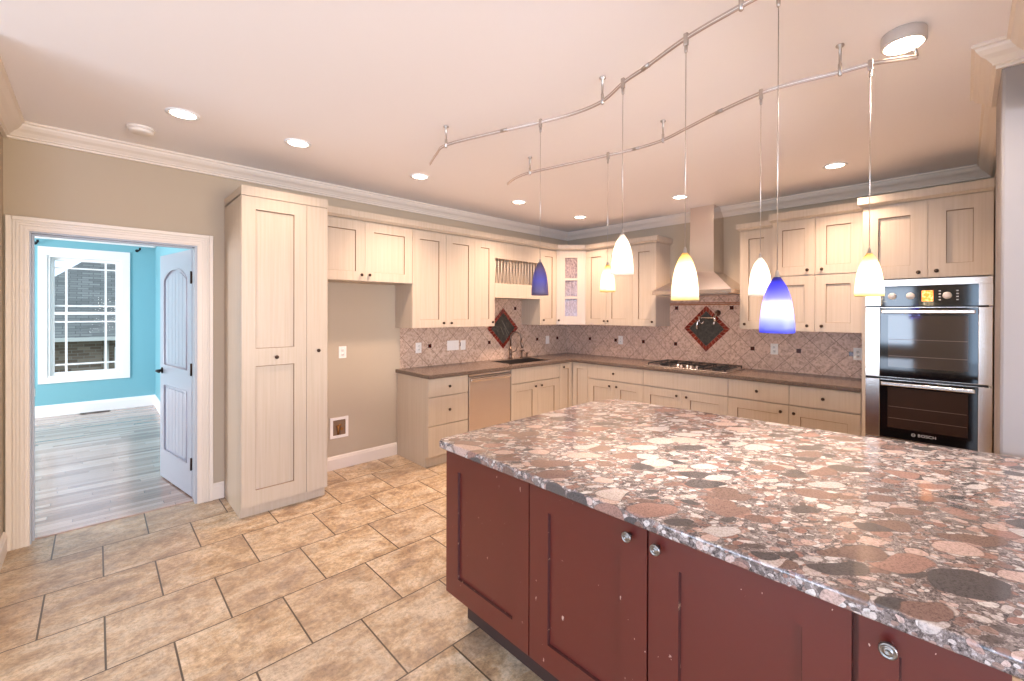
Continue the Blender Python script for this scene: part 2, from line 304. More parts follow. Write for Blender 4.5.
# ------------------------------------------------------------------ geometry helpers
FA = ((0, 0), (1, 0), (0, -1))       # frame of the sink wall: u runs along +x, n out of the wall
FB = ((0, 0), (0, -1), (-1, 0))      # frame of the hood wall: u runs along -y
WLD = ((0, 0), (1, 0), (0, 1))
def fp(F, u, n, z): return Vector((F[0][0] + F[1][0] * u + F[2][0] * n, F[0][1] + F[1][1] * u + F[2][1] * n, z))
class MB:
    def __init__(s): s.bm = bmesh.new()
    def face(s, vs, mi=0, smooth=False):
        try:
            f = s.bm.faces.new(vs); f.material_index = mi; f.smooth = smooth; return f
        except ValueError: return None
    def v(s, p): return s.bm.verts.new(p)
    def box(s, F, u0, u1, n0, n1, z0, z1, mi=0, bev=0):
        vs = [s.v(fp(F, u, n, z)) for z in (z0, z1) for u, n in ((u0, n0), (u1, n0), (u1, n1), (u0, n1))]
        fs = [s.face([vs[i] for i in q], mi) for q in ((0, 3, 2, 1), (4, 5, 6, 7), (0, 1, 5, 4), (1, 2, 6, 5), (2, 3, 7, 6), (3, 0, 4, 7))]
        if bev:
            es = set(e for f in fs for e in f.edges)
            bmesh.ops.bevel(s.bm, geom=list(es), offset=bev, segments=2, profile=.5, affect='EDGES')
        return s
    def prism(s, F, pts, n0, n1, mi=0, smooth=False):
        """polygon in (u,z) pushed along n"""
        a = [s.v(fp(F, u, n0, z)) for u, z in pts]; b = [s.v(fp(F, u, n1, z)) for u, z in pts]
        s.face(a, mi); s.face(b, mi); k = len(pts)
        for i in range(k): s.face([a[i], a[(i + 1) % k], b[(i + 1) % k], b[i]], mi, smooth)
        return s
    def slab(s, pts, z0, z1, mi=0, bev=0, seg=3):
        a = [s.v((x, y, z0)) for x, y in pts]; b = [s.v((x, y, z1)) for x, y in pts]
        fs = [s.face(a, mi), s.face(b, mi)]; k = len(pts)
        for i in range(k): fs.append(s.face([a[i], a[(i + 1) % k], b[(i + 1) % k], b[i]], mi))
        if bev:
            es = set(e for f in fs[:2] for e in f.edges)
            bmesh.ops.bevel(s.bm, geom=list(es), offset=bev, segments=seg, profile=.5, affect='EDGES')
        return s
    def cells(s, xs, ys, keep, z0, z1):
        """merged slab of grid cells (for L shapes and cut-outs)"""
        V = {}
        def g(i, j, k):
            if (i, j, k) not in V: V[i, j, k] = s.v((xs[i], ys[j], (z0, z1)[k]))
            return V[i, j, k]
        on = lambda i, j: 0 <= i < len(xs) - 1 and 0 <= j < len(ys) - 1 and keep((xs[i] + xs[i + 1]) / 2, (ys[j] + ys[j + 1]) / 2)
        for i in range(len(xs) - 1):
            for j in range(len(ys) - 1):
                if not on(i, j): continue
                for k in (0, 1): s.face([g(i, j, k), g(i + 1, j, k), g(i + 1, j + 1, k), g(i, j + 1, k)])
                for (di, dj, a, b) in ((-1, 0, (i, j), (i, j + 1)), (1, 0, (i + 1, j), (i + 1, j + 1)), (0, -1, (i, j), (i + 1, j)), (0, 1, (i, j + 1), (i + 1, j + 1))):
                    if not on(i + di, j + dj): s.face([g(*a, 0), g(*b, 0), g(*b, 1), g(*a, 1)])
        return s
    def lathe(s, prof, origin, axis=(0, 0, 1), seg=20, mi=0, smooth=True, caps=True):
        ax = Vector(axis).normalized(); a = ax.orthogonal().normalized(); b = ax.cross(a); o = Vector(origin); rings = []
        for r, h in prof:
            if r < 1e-6: rings.append([s.v(o + ax * h)])
            else: rings.append([s.v(o + ax * h + (a * math.cos(2 * math.pi * k / seg) + b * math.sin(2 * math.pi * k / seg)) * r) for k in range(seg)])
        for p, q in zip(rings, rings[1:]):
            for k in range(seg):
                k2 = (k + 1) % seg
                vs = [p[0]] if len(p) == 1 else [p[k], p[k2]]
                vs += [q[0]] if len(q) == 1 else [q[k2], q[k]]
                if len(vs) > 2: s.face(vs, mi, smooth)
        if caps:
            for r in (rings[0], rings[-1]):
                if len(r) > 2: s.face(r, mi)
        return s
    def tube(s, pts, r, seg=10, mi=0):
        pts = [Vector(p) for p in pts]; rings = []; n = None
        for i, p in enumerate(pts):
            d = (pts[min(i + 1, len(pts) - 1)] - pts[max(i - 1, 0)]).normalized()
            n = d.orthogonal().normalized() if n is None else (n - d * n.dot(d)).normalized()
            b = d.cross(n)
            rings.append([s.v(p + (n * math.cos(2 * math.pi * k / seg) + b * math.sin(2 * math.pi * k / seg)) * r) for k in range(seg)])
        for p, q in zip(rings, rings[1:]):
            for k in range(seg): s.face([p[k], p[(k + 1) % seg], q[(k + 1) % seg], q[k]], mi, True)
        s.face(rings[0], mi); s.face(rings[-1], mi); return s
    def sweep(s, path, prof, side=1, mi=0):
        """moulding profile [(out, z)] mitred along a plan polyline; side=1: room on the right of travel"""
        P = [Vector(p) for p in path]; rings = []
        for i, p in enumerate(P):
            ds = []
            if i > 0: ds.append((P[i] - P[i - 1]).normalized())
            if i < len(P) - 1: ds.append((P[i + 1] - P[i]).normalized())
            ns = [Vector((d.y, -d.x)) * side for d in ds]
            m = ns[0] if len(ns) == 1 else (ns[0] + ns[1]) / (1 + ns[0].dot(ns[1]))
            rings.append([s.v((p.x + m.x * o, p.y + m.y * o, z)) for o, z in prof])
        k = len(prof)
        for a, b in zip(rings, rings[1:]):
            for j in range(k): s.face([a[j], a[(j + 1) % k], b[(j + 1) % k], b[j]], mi)
        s.face(rings[0], mi); s.face(rings[-1], mi); return s
    def door(s, F, u0, u1, n0, n1, z0, z1, panels, rec=.011, mi=0, gi=1):
        """slab with recessed panels [(u0,u1,z0,z1)]; recess walls carry the glaze, its top line widened as painted shade"""
        us = sorted(set([u0, u1] + [p[0] for p in panels] + [p[1] for p in panels])); zs = sorted(set([z0, z1] + [p[2] for p in panels] + [p[3] for p in panels]))
        V = {}
        def g(u, n, z):
            k = (round(u, 5), round(n, 5), round(z, 5))
            if k not in V: V[k] = s.v(fp(F, u, n, z))
            return V[k]
        inp = lambda u, z: any(p[0] < u < p[1] and p[2] < z < p[3] for p in panels)
        for a, b in zip(us, us[1:]):
            for c, d in zip(zs, zs[1:]):
                if not inp((a + b) / 2, (c + d) / 2): s.face([g(a, n1, c), g(b, n1, c), g(b, n1, d), g(a, n1, d)], mi)
        for p in panels:
            a, b, c, d = p; nr = n1 - rec
            inner = [(a + .002, c + .002), (b - .002, c + .002), (b - .002, d - .002), (a + .002, d - .002)]; outer = [(a, c), (b, c), (b, d), (a, d)]
            I = [s.v(fp(F, u, nr, z)) for u, z in inner]; O = [g(u, n1, z) for u, z in outer]
            J = [s.v(fp(F, u, nr, z)) for u, z in ((a + .0035, c + .003), (b - .0035, c + .003), (b - .0035, d - .0058), (a + .0035, d - .0058))]  # line drawn wider along the top, as shade under the rail
            s.face(J, mi)
            for k in range(4):
                s.face([O[k], O[(k + 1) % 4], I[(k + 1) % 4], I[k]], gi); s.face([I[k], I[(k + 1) % 4], J[(k + 1) % 4], J[k]], gi)
        fr = [g(u, n1, z) for u, z in ((u0, z0), (u1, z0), (u1, z1), (u0, z1))]; bk = [s.v(fp(F, u, n0, z)) for u, z in ((u0, z0), (u1, z0), (u1, z1), (u0, z1))]
        s.face(bk, mi)
        for k in range(4): s.face([fr[k], fr[(k + 1) % 4], bk[(k + 1) % 4], bk[k]], mi)
        return s

def build(name, mb, mats, parent=None, **props):
    bmesh.ops.remove_doubles(mb.bm, verts=mb.bm.verts[:], dist=1e-6)
    bmesh.ops.recalc_face_normals(mb.bm, faces=mb.bm.faces[:])
    if parent is not None:
        L = root_loc(parent)
        for v in mb.bm.verts: v.co -= L
    me = bpy.data.meshes.new(name); mb.bm.to_mesh(me); mb.bm.free()
    for m in (mats if isinstance(mats, (list, tuple)) else [mats]): me.materials.append(m)
    o = bpy.data.objects.new(name, me); COL.objects.link(o); o.parent = parent
    for k, v in props.items(): o[k] = v
    return o
def root_loc(o):
    L = Vector((0, 0, 0))
    while o is not None: L = L + Vector(o.location); o = o.parent
    return L
def thing(name, label, cat, loc, group=None):
    o = bpy.data.objects.new(name, None); COL.objects.link(o); o.location = loc; o.empty_display_size = .1
    o['label'] = label; o['category'] = cat
    if group: o['group'] = group
    return o
def tag(o, label, cat, group=None):
    o['label'] = label; o['category'] = cat
    if group: o['group'] = group
    return o
def struct(name, mb, mats, parent=None):
    o = build(name, mb, mats, parent)
    if parent is None: o['kind'] = 'structure'
    return o
def tri(mb): return mb

# ------------------------------------------------------------------ room shell
XL, YC = -5.49, -4.48
struct('floor', MB().box(WLD, -9.2, 0, -9.2, .1, -.12, 0), m_tile)
struct('ceiling', MB().box(WLD, -9.2, .12, -9.2, .12, H, H + .12), m_ceil)
OX0, OX1, OZ = -5.381, -4.512, 2.043
mb = MB(); mb.box(WLD, XL - .12, OX0, 0, .12, 0, H); mb.box(WLD, OX1, .12, 0, .12, 0, H); mb.box(WLD, OX0, OX1, 0, .12, OZ, H)
struct('wall_back', mb, m_wall)
struct('wall_right', MB().box(WLD, 0, .12, -4.6, 0, 0, H), m_wall)
mb = MB(); mb.box(WLD, -1.735, 0, YC - .12, YC, 0, H); struct('wall_side', mb, m_wall)
mb = MB().box(WLD, -2.212, -1.735, -5.0, -4.432, 0, H, bev=.012); struct('wall_pier', mb, m_pier)
struct('wall_header', MB().box(WLD, -4.2, -2.212, -4.9, -4.54, 2.42, H), m_pier)
struct('wall_left', MB().box(WLD, XL - .12, XL, -1.35, 0, 0, H), m_wall)
# far walls of the open living area behind the camera, with window openings
mb = MB()
for a in ((-9.2, -6.45, 0, H), (-4.4, -3.5, 0, H), (-1.3, .12, 0, H), (-6.45, -4.4, 0, .04), (-6.45, -4.4, 2.25, H), (-3.5, -1.3, 0, .75), (-3.5, -1.3, 2.3, H)): mb.box(WLD, -9.2, -9.1, a[0], a[1], a[2], a[3])
struct('wall_west', mb, m_wall)
mb = MB()
for a in ((-9.2, -7, 0, H), (-2.2, .12, 0, H), (-7, -2.2, 0, .6), (-7, -2.2, 2.4, H), (-5.4, -5.3, .6, 2.4)): mb.box(WLD, a[0], a[1], -9.2, -9.1, a[2], a[3])
struct('wall_south', mb, m_wall)
struct('wall_east', MB().box(WLD, 0, .12, -9.2, -4.6, 0, H), m_wall)
struct('wall_north', MB().box(WLD, -9.2, XL - .12, 0, .12, 0, H), m_wall)

CR = [(0, 0), (.097, 0), (.097, -.012), (.086, -.017), (.082, -.028), (.068, -.046), (.048, -.060), (.036, -.074), (.030, -.080), (.030, -.086), (.018, -.090), (.018, -.102), (0, -.102)]
crown = [(o, H + z) for o, z in CR]
struct('trim_1', MB().sweep([(XL, -1.35), (XL, 0), (0, 0), (0, YC), (-1.735, YC), (-1.735, -4.432), (-2.212, -4.432), (-2.212, -4.54), (-4.2, -4.54)], crown, 1), m_trim)
BB = [(0, 0), (.018, 0), (.018, .1), (.013, .11), (.013, .118), (.006, .13), (0, .13)]
struct('baseboard_back', MB().sweep([(-3.735, 0), (-2.81, 0)], BB, 1), m_trim)
struct('baseboard_door', MB().sweep([(-4.414, 0), (-4.337, 0)], BB, 1), m_trim)
struct('baseboard_left', MB().sweep([(XL, -1.35), (XL, -.02)], BB, 1), m_trim)
# door casing and jamb
mb = MB()
for (a, b, c, d) in ((OX0 - .1, OX0, 0, OZ + .088), (OX1, OX1 + .1, 0, OZ + .088)): mb.box(FA, a, b, 0, .02, c, d)
mb.box(FA, OX0, OX1, 0, .02, OZ, OZ + .088)
for q in ((OX0 - .1, OX0 - .074, 0, OZ + .088), (OX1 + .074, OX1 + .1, 0, OZ + .088)): mb.box(FA, q[0], q[1], .02, .03, q[2], q[3], bev=.004)
mb.box(FA, OX0 - .0735, OX1 + .0735, .02, .0299, OZ + .062, OZ + .0879, bev=.004)
for q in ((OX0 - .022, OX0 - .008, 0, OZ + .02), (OX1 + .008, OX1 + .022, 0, OZ + .02)): mb.box(FA, q[0], q[1], .02, .025, q[2], q[3], bev=.002)
mb.box(FA, OX0 - .0075, OX1 + .0075, .02, .0249, OZ + .008, OZ + .0195, bev=.002)
for e0, e1 in ((.030, .040), (.046, .056), (.062, .070)):
    for q in ((OX0 - e1, OX0 - e0), (OX1 + e0, OX1 + e1)): mb.box(FA, q[0], q[1], .02, .0265, 0, OZ + e0, bev=.002)
    mb.box(FA, OX0 - e1, OX1 + e1, .02, .0264, OZ + e0 + .001, OZ + e1 - .002, bev=.002)
struct('trim_2', mb, m_trim)
mb = MB()
mb.box(WLD, OX0, OX0 + .006, -.002, .13, 0, OZ); mb.box(WLD, OX1 - .014, OX1, -.002, .13, 0, OZ); mb.box(WLD, OX0 + .006, OX1 - .014, -.002, .13, OZ - .010, OZ)
mb.box(WLD, OX0 + .006, OX0 + .016, .05, .085, 0, OZ - .010); mb.box(WLD, OX0 + .016, OX1 - .026, .05, .085, OZ - .020, OZ - .010)
m_jamb = mat('jamb_paint_shaded', srgb(176, 180, 188), .4)  # jamb's shade put into the grey-blue colour
struct('trim_3', mb, m_jamb)
struct('trim_4', MB().box(WLD, OX0, OX1, .07, .13, -.01, .008, bev=.003), m_oak)

# bedroom behind the doorway
RX, RY, RH = -4.40, 5.05, 2.66
struct('floor_bedroom', MB().box(WLD, -8.1, RX + .12, .1, RY + .12, -.12, 0), m_oak)
struct('ceiling_bedroom', MB().box(WLD, -8.1, RX + .12, .12, RY + .12, RH, RH + .1), m_white)
WX0, WX1, WZ0, WZ1 = -5.578, -4.794, .56, 2.335
mb = MB(); mb.box(WLD, -8.1, WX0, RY, RY + .14, 0, RH); mb.box(WLD, WX1, RX + .12, RY, RY + .14, 0, RH); mb.box(WLD, WX0, WX1, RY, RY + .14, 0, WZ0); mb.box(WLD, WX0, WX1, RY, RY + .14, WZ1, RH)
struct('wall_far', mb, m_blue)
struct('wall_bedroom_right', MB().box(WLD, RX, RX + .12, .12, RY, 0, RH), m_blue)
mb = MB()
for a in ((.12, 1.4, 0, RH), (3.8, RY, 0, RH), (1.4, 3.8, 0, .6), (1.4, 3.8, 2.3, RH)): mb.box(WLD, -8.1, -8.0, a[0], a[1], a[2], a[3])
struct('wall_bedroom_left', mb, m_blue)
struct('trim_5', MB().sweep([(-8.0, RY), (RX, RY), (RX, .12)], [(o, RH + z) for o, z in CR], 1), m_white)
struct('baseboard_far', MB().sweep([(-8.0, RY), (RX, RY), (RX, .12)], [(o, z * 1.28) for o, z in BB], 1), m_white)

# window: casing, double-hung sashes, muntins, panes
win = thing('window_1', 'white double-hung window', 'window', (-5.186, RY, .48))
del win['label'], win['category']; win['kind'] = 'structure'
FW = ((0, RY), (1, 0), (0, -1))
mb = MB()
mb.box(FW, -5.664, WX0, 0, .022, .478, 2.448); mb.box(FW, WX1, -4.703, 0, .022, .478, 2.448); mb.box(FW, WX0, WX1, 0, .022, WZ1, 2.448); mb.box(FW, WX0, WX1, 0, .022, .478, WZ0)
build('window_casing', mb, m_white, win)
mb = MB()
mb.box(FW, WX0 + .0005, WX0 + .03, -.13, .004, WZ0 + .025, WZ1 - .03); mb.box(FW, WX1 - .03, WX1 - .0005, -.13, .004, WZ0 + .025, WZ1 - .03); mb.box(FW, WX0 + .0005, WX1 - .0005, -.13, .005, WZ1 - .03, WZ1 - .0005); mb.box(FW, WX0 + .0005, WX1 - .0005, -.13, .012, WZ0 + .0005, WZ0 + .025)
build('window_jamb', mb, m_white, win)
MEET = 1.49
def sash(z0, z1, n0, n1, muntz):
    mb = MB(); a, b = WX0 + .032, WX1 - .032; s = .04; z0 += .001; z1 -= .001
    mb.box(FW, a, a + s, n0, n1, z0, z1); mb.box(FW, b - s, b, n0, n1, z0, z1); mb.box(FW, a + s, b - s, n0, n1, z0, z0 + s); mb.box(FW, a + s, b - s, n0, n1, z1 - s, z1)
    sh = build('sash', mb, m_white, win)
    mb = MB()
    for x in (-5.39, -4.975): mb.box(FW, x - .012, x + .012, n0 + .008, n1 - .004, z0 + s, z1 - s)
    for z in muntz: mb.box(FW, a + s, b - s, n0 + .009, n1 - .006, z - .011, z + .011)
    build('muntin', mb, m_white, sh)
    build('pane', MB().box(FW, a + s, b - s, n0 + .014, n0 + .018, z0 + s, z1 - s), m_pane, sh)
sash(MEET - .02, WZ1 - .03, -.11, -.075, (2.16, 1.6)); sash(WZ0 + .025, MEET + .02, -.07, -.035, (1.365, .735))
for x, side in ((-5.69, 'left'), (-4.621, 'right')):
    t = thing('curtain_bracket', 'black curtain rod bracket at the upper %s corner of the bedroom window' % side, 'curtain bracket', (x, RY, 2.487), 'curtain rod brackets')
    build('mounting_plate', MB().lathe([(.022, 0), (.022, .008)], (x, RY, 2.487), (0, -1, 0), 14), m_black, t)
    build('arm', MB().tube([(x, RY - .006, 2.487), (x + .02, RY - .06, 2.487), (x + .03, RY - .085, 2.50)], .009, 8), m_black, t)
    build('cup', MB().lathe([(.0, -.012), (.018, -.012), (.02, .012), (.014, .012), (.012, 0)], (x + .03, RY - .09, 2.512), (1, 0, 0), 12, caps=False), m_black, t)
t = thing('floor_register', 'brown metal floor vent by the bedroom baseboard', 'floor vent', (-5.09, 4.95, 0))
build('frame', MB().box(WLD, -5.25, -4.93, 4.89, 5.01, 0, .006), m_bronze, t)
mb = MB()
for k in range(14): mb.box(WLD, -5.235 + k * .0215, -5.235 + k * .0215 + .008, 4.905, 4.995, .006, .008)
build('louvre', mb, m_black, t)

# door 1 (open into the bedroom)
DZ0, DZ1 = .012, 2.03
h0 = Vector((-4.528, .150)); h1 = Vector((-4.660, .945)); dU = (h1 - h0).normalized(); DW = (h1 - h0).length
dN = Vector((-dU.y, dU.x))
FD = ((h0.x, h0.y), (dU.x, dU.y), (dN.x, dN.y))
dr = thing('door_1', '', '', (h0.x, h0.y, DZ0)); del dr['label'], dr['category']; dr['kind'] = 'structure'
m_door = mat('door_paint_shaded', srgb(178, 182, 194), .3, coat=.3)  # white door; its backlit shade is put into the grey-blue colour
st = .115
def arch(u0, u1, zs, rise, k=18): return [(u0 + (u1 - u0) * i / k, zs + rise * (1 - abs(2 * i / k - 1) ** 2.6)) for i in range(k + 1)]
mb = MB()
mb.box(FD, 0, DW, -.035, -.010, DZ0, DZ1)
mb.box(FD, 0, st, -.010, 0, DZ0, DZ1); mb.box(FD, DW - st, DW, -.010, 0, DZ0, DZ1)
mb.box(FD, st, DW - st, -.010, 0, DZ0, .27); mb.box(FD, st, DW - st, -.010, 0, .86, 1.04)
a = arch(st, DW - st, 1.80, .09)
mb.prism(FD, a + [(DW - st, DZ1), (st, DZ1)], -.010, 0)
build('slab', mb, m_door, dr)
for (z0, z1, ar) in ((.27, .86, False), (1.04, 1.80, True)):
    mb = MB(); n = 6; w = DW - 2 * st - .05
    for k in range(n):
        ua = st + .025 + w * k / n; ub = ua + w / n - .006
        f = lambda u: .09 * (1 - abs(2 * (u - st) / (DW - 2 * st) - 1) ** 2.6)
        if ar: mb.prism(FD, [(ua, z0 + .025), (ub, z0 + .025), (ub, z1 + f(ub) - .03), (ua, z1 + f(ua) - .03)], -.0095, -.002)
        else: mb.box(FD, ua, ub, -.0095, -.002, z0 + .025, z1 - .025, bev=.002)
    build('beaded_panel', mb, m_door, dr)
    mb = MB()
    if ar: ring = [(st, z0)] + [(DW - st, z0)] + list(reversed(a))
    else: ring = [(st, z0), (DW - st, z0), (DW - st, z1), (st, z1)]
    pts = [fp(FD, u, .001, z) for u, z in ring]; mb.tube(pts + [pts[0]], .007, 6)
    build('panel_moulding', mb, m_door, dr)
hd = build('lever_handle', MB().lathe([(.028, 0), (.028, .006), (.012, .012), (.011, .045)], fp(FD, DW - .06, 0, .985), (dN.x, dN.y, 0), 16).tube([fp(FD, DW - .06, .042, .985), fp(FD, DW - .09, .05, .985), fp(FD, DW - .17, .05, .983)], .009, 8), m_black, dr)
hd2 = build('lever_handle', MB().lathe([(.028, 0), (.028, .006), (.012, .012), (.011, .045)], fp(FD, DW - .06, -.035, .985), (-dN.x, -dN.y, 0), 16).tube([fp(FD, DW - .06, -.077, .985), fp(FD, DW - .17, -.085, .983)], .009, 8), m_black, dr)
for z in (.28, 1.05, 1.80):
    build('hinge', MB().box(FD, -.012, .0, -.034, .002, z - .045, z + .045).tube([fp(FD, -.006, .006, z - .05), fp(FD, -.006, .006, z + .05)], .007, 8), m_bronze, dr)

# neighbouring house seen through the window
hs = thing('house', 'grey shingled brick house seen through the bedroom window', 'house', (-5, 11.2, -.9))
build('brick_wall', MB().box(WLD, -7.2, 1.5, 11.35, 17.5, -.9, .86), m_brick, hs)
mb = MB(); e = .84; rz = 3.9
vs = [mb.v(p) for p in ((-7.5, 10.95, e), (2, 10.95, e), (2, 18.25, e), (-7.5, 18.25, e), (-4.36, 14.6, rz), (-1.5, 14.6, rz))]
for q in ((0, 1, 5, 4), (1, 2, 5), (2, 3, 4, 5), (3, 0, 4), (0, 3, 2, 1)): mb.face([vs[i] for i in q])
build('roof', mb, m_shingle, hs)
build('gutter', MB().box(WLD, -7.5, 2, 10.88, 10.96, .79, .88), m_gutter, hs)
build('downpipe', MB().tube([(-4.9, 11.3, .8), (-4.9, 11.3, -.9)], .05, 8), m_gutter, hs)
gw = build('window', MB().box(WLD, -4.75, -4.05, 11.30, 11.36, -.5, .6), m_gutter, hs)
build('pane', MB().box(WLD, -4.69, -4.11, 11.285, 11.305, -.44, .54), m_blackglass, gw)
struct('ground', MB().box(WLD, -30, 20, RY + .4, 40, -1.0, -.9), m_grass)

# ------------------------------------------------------------------ cabinets
GAP = .0015
def knob(F, u, n, z, parent, big=False):
    o = fp(F, u, n, z); ax = (F[2][0], F[2][1], 0)
    if big:
        k = build('knob', MB().lathe([(.006, 0), (.006, .012), (.010, .016), (.0165, .020), (.0165, .026), (.013, .0275), (.012, .0255), (.009, .0255), (.008, .0285), (.004, .029), (.003, .0265), (0, .0265)], o, ax, 20), m_pewter, parent)
        k['label'] = 'pewter knob with raised rings'; return k
    return build('knob', MB().lathe([(.005, 0), (.005, .012), (.012, .016), (.0145, .021), (.012, .027), (.005, .029), (0, .029)], o, ax, 14), m_bronze, parent)
m_pewter = mat('pewter', srgb(150, 146, 142), .3, 1)
def cdoor(F, u0, u1, n1, z0, z1, parent, kn=None, st=.085, rails=None, mats=None, big=False, name='door', panels=None):
    mb = MB()
    if panels is None: panels = [(u0 + st, u1 - st, z0 + st, z1 - st)]
    mb.door(F, u0 + GAP, u1 - GAP, n1 - .019, n1, z0 + GAP, z1 - GAP, panels)
    d = build(name, mb, mats or [m_cab, m_glaze_shade], parent)
    if kn: knob(F, kn[0], n1, kn[1], d, big)
    return d
def drawer(F, u0, u1, n1, z0, z1, parent, kn=True, mats=None):
    mb = MB(); mb.box(F, u0 + GAP, u1 - GAP, n1 - .019, n1, z0 + GAP, z1 - GAP, bev=.0015)
    d = build('drawer', mb, mats or m_cab, parent)
    if kn: knob(F, (u0 + u1) / 2, n1, (z0 + z1) / 2, d)
    return d
CORN = lambda z0, z1: [(0, z0), (.010, z0), (.014, z0 + .008), (.026, z0 + .016), (.030, z0 + .022), (.030, z1), (0, z1)]

# pantry
px0, px1, pn = -4.335, -3.735, .60
t = thing('pantry_cabinet', 'tall cream pantry cabinet standing beside the bedroom doorway', 'cabinet', ((px0 + px1) / 2, -.3, 0))
mb = MB(); mb.box(FA, px0, px1, .001, pn - .02, .08, 2.385); build('body', mb, m_cab, t)
build('toe_kick', MB().box(FA, px0 + .002, px1 - .002, .001, pn - .055, 0, .08), m_cab, t)
sm = -3.895
d = cdoor(FA, px0, sm, pn, .085, 2.37, t, panels=[(px0 + .09, sm - .09, .20, 1.12), (px0 + .09, sm - .09, 1.25, 2.28)])
knob(FA, -4.11, pn, 1.18, d)
d = build('narrow_door', MB().box(FA, sm + GAP, px1, pn - .019, pn, .085, 2.37, bev=.0015), m_cab, t); knob(FA, -3.81, pn, 1.212, d)
build('cornice', MB().sweep([(px0, -.001), (px0, -pn), (px1, -pn), (px1, -.36)], CORN(2.375, 2.445), -1), m_cab, t)

UF = .36   # face of the upper cabinets
def upper(label, u0, u1, z0, z1, doors, F=FA, n=UF, group='cream wall cabinets', loc=None):
    t = thing('wall_cabinet', label, 'cabinet', fp(F, (u0 + u1) / 2, .0, z0), group)
    mb = MB(); mb.box(F, u0 + .0005, u1 - .0005, .001, n - .02, z0, z1); build('body', mb, m_cab, t)
    for (a, b, c, d, kx, kz) in doors: cdoor(F, a, b, n, c, d, t, (kx, kz))
    return t
Z0, Z1 = 1.36, 2.372
upper('cream two-door wall cabinet high above the empty refrigerator alcove', -3.733, -2.828, 1.81, Z1,
      [(-3.733, -3.315, 1.812, Z1 - .012, -3.353, 1.866), (-3.315, -2.828, 1.812, Z1 - .012, -3.277, 1.869)])
upper('cream single-door wall cabinet between refrigerator alcove and two-door cabinet', -2.827, -2.427, Z0, Z1, [(-2.827, -2.427, Z0, Z1 - .012, -2.464, 1.409)])
upper('cream two-door wall cabinet left of the plate rack, knobs at its outer corners', -2.426, -1.744, Z0, Z1,
      [(-2.426, -2.04, Z0, Z1 - .012, -2.365, 1.408), (-2.04, -1.744, Z0, Z1 - .012, -1.786, 1.41)])
upper('narrow cream wall cabinet between plate rack and glass corner cabinet', -.969, -.645, Z0, Z1, [(-.969, -.645, Z0, Z1 - .012, -.915, 1.425)])
# plate rack
t = thing('plate_rack_cabinet', 'cream open plate rack with upright dowels above the sink', 'plate rack', fp(FA, -1.357, 0, 1.70), None)
u0, u1 = -1.743, -.970
mb = MB()
mb.box(FA, u0, u0 + .018, .001, UF - .02, 1.70, Z1); mb.box(FA, u1 - .018, u1, .001, UF - .02, 1.70, Z1)
mb.box(FA, u0 + .018, u1 - .018, .001, UF - .02, 1.70, 1.72); mb.box(FA, u0 + .018, u1 - .018, .001, UF - .02, 1.85, 1.873); mb.box(FA, u0 + .018, u1 - .018, .001, UF - .02, 2.17, 2.19); mb.box(FA, u0 + .018, u1 - .018, .001, .20, 1.873, 2.17); mb.box(FA, u0 + .018, u1 - .018, .001, UF - .02, Z1 - .02, Z1)  # false back panel added well forward so the dowel gaps read lighter
build('body', mb, m_cab, t)
build('top_rail', MB().box(FA, u0, u1, UF - .02, UF, 2.17, Z1 - .012, bev=.0015), m_cab, t)
build('bottom_rail', MB().box(FA, u0, u1, UF - .02, UF, 1.70, 1.873, bev=.0015), m_cab, t)
for k in range(15):
    x = u0 + .035 + k * (u1 - u0 - .07) / 14
    build('dowel', MB().tube([fp(FA, x, UF - .035, 1.873), fp(FA, x, UF - .035, 2.17)], .008, 8), m_cab, t)
    
# corner cabinet with glass
FCr = ((-.645, -.36), ((.285 / math.hypot(.285, .279)), (-.279 / math.hypot(.285, .279))), (-.6995, -.7146))
cw = math.hypot(.285, .279)
t = thing('corner_cabinet', 'cream corner wall cabinet with a three-pane textured glass door', 'cabinet', (-.3, -.3, Z0))
mb = MB(); pts = [(-.6445, -.001), (-.001, -.001), (-.001, -.6385), (-.345, -.6385), (-.6445, -.345)]
mb.slab(pts, Z0, Z0 + .02); mb.slab(pts, Z1 - .02, Z1); mb.slab([(-.64, -.001), (-.001, -.001), (-.001, -.012), (-.64, -.012)], Z0 + .02, Z1 - .02); mb.slab([(-.012, -.012), (-.001, -.012), (-.001, -.634), (-.012, -.634)], Z0 + .02, Z1 - .02)
mb.slab([(-.6445, -.001), (-.63, -.001), (-.63, -.345), (-.6445, -.345)], Z0 + .02, Z1 - .02); mb.slab([(-.001, -.6385), (-.345, -.6385), (-.345, -.625), (-.001, -.625)], Z0 + .02, Z1 - .02)
build('body', mb, m_cab, t)
for z in (1.70, 1.98): build('shelf', MB().slab([(-.60, -.02), (-.02, -.02), (-.02, -.60), (-.31, -.60), (-.60, -.31)], z, z + .018), m_cab, t)
mb = MB(); ga, gb, gz = .115, cw - .115, (1.475, 1.745, 1.985, 2.275)
mb.box(FCr, GAP, ga, -.019, 0, Z0 + GAP, Z1 - .012); mb.box(FCr, gb, cw - GAP, -.019, 0, Z0 + GAP, Z1 - .012); mb.box(FCr, ga, gb, -.019, 0, Z0 + GAP, gz[0]); mb.box(FCr, ga, gb, -.019, 0, gz[3], Z1 - .012)
mb.box(FCr, ga, gb, -.015, 0, 1.715, 1.745); mb.box(FCr, ga, gb, -.015, 0, 1.965, 1.995)
d = build('door', mb, m_cab, t); knob(FCr, .03, 0, 1.42, d)
build('glass_panel', MB().box(FCr, ga, gb, -.018, -.014, gz[0], gz[3]), m_rain, d)
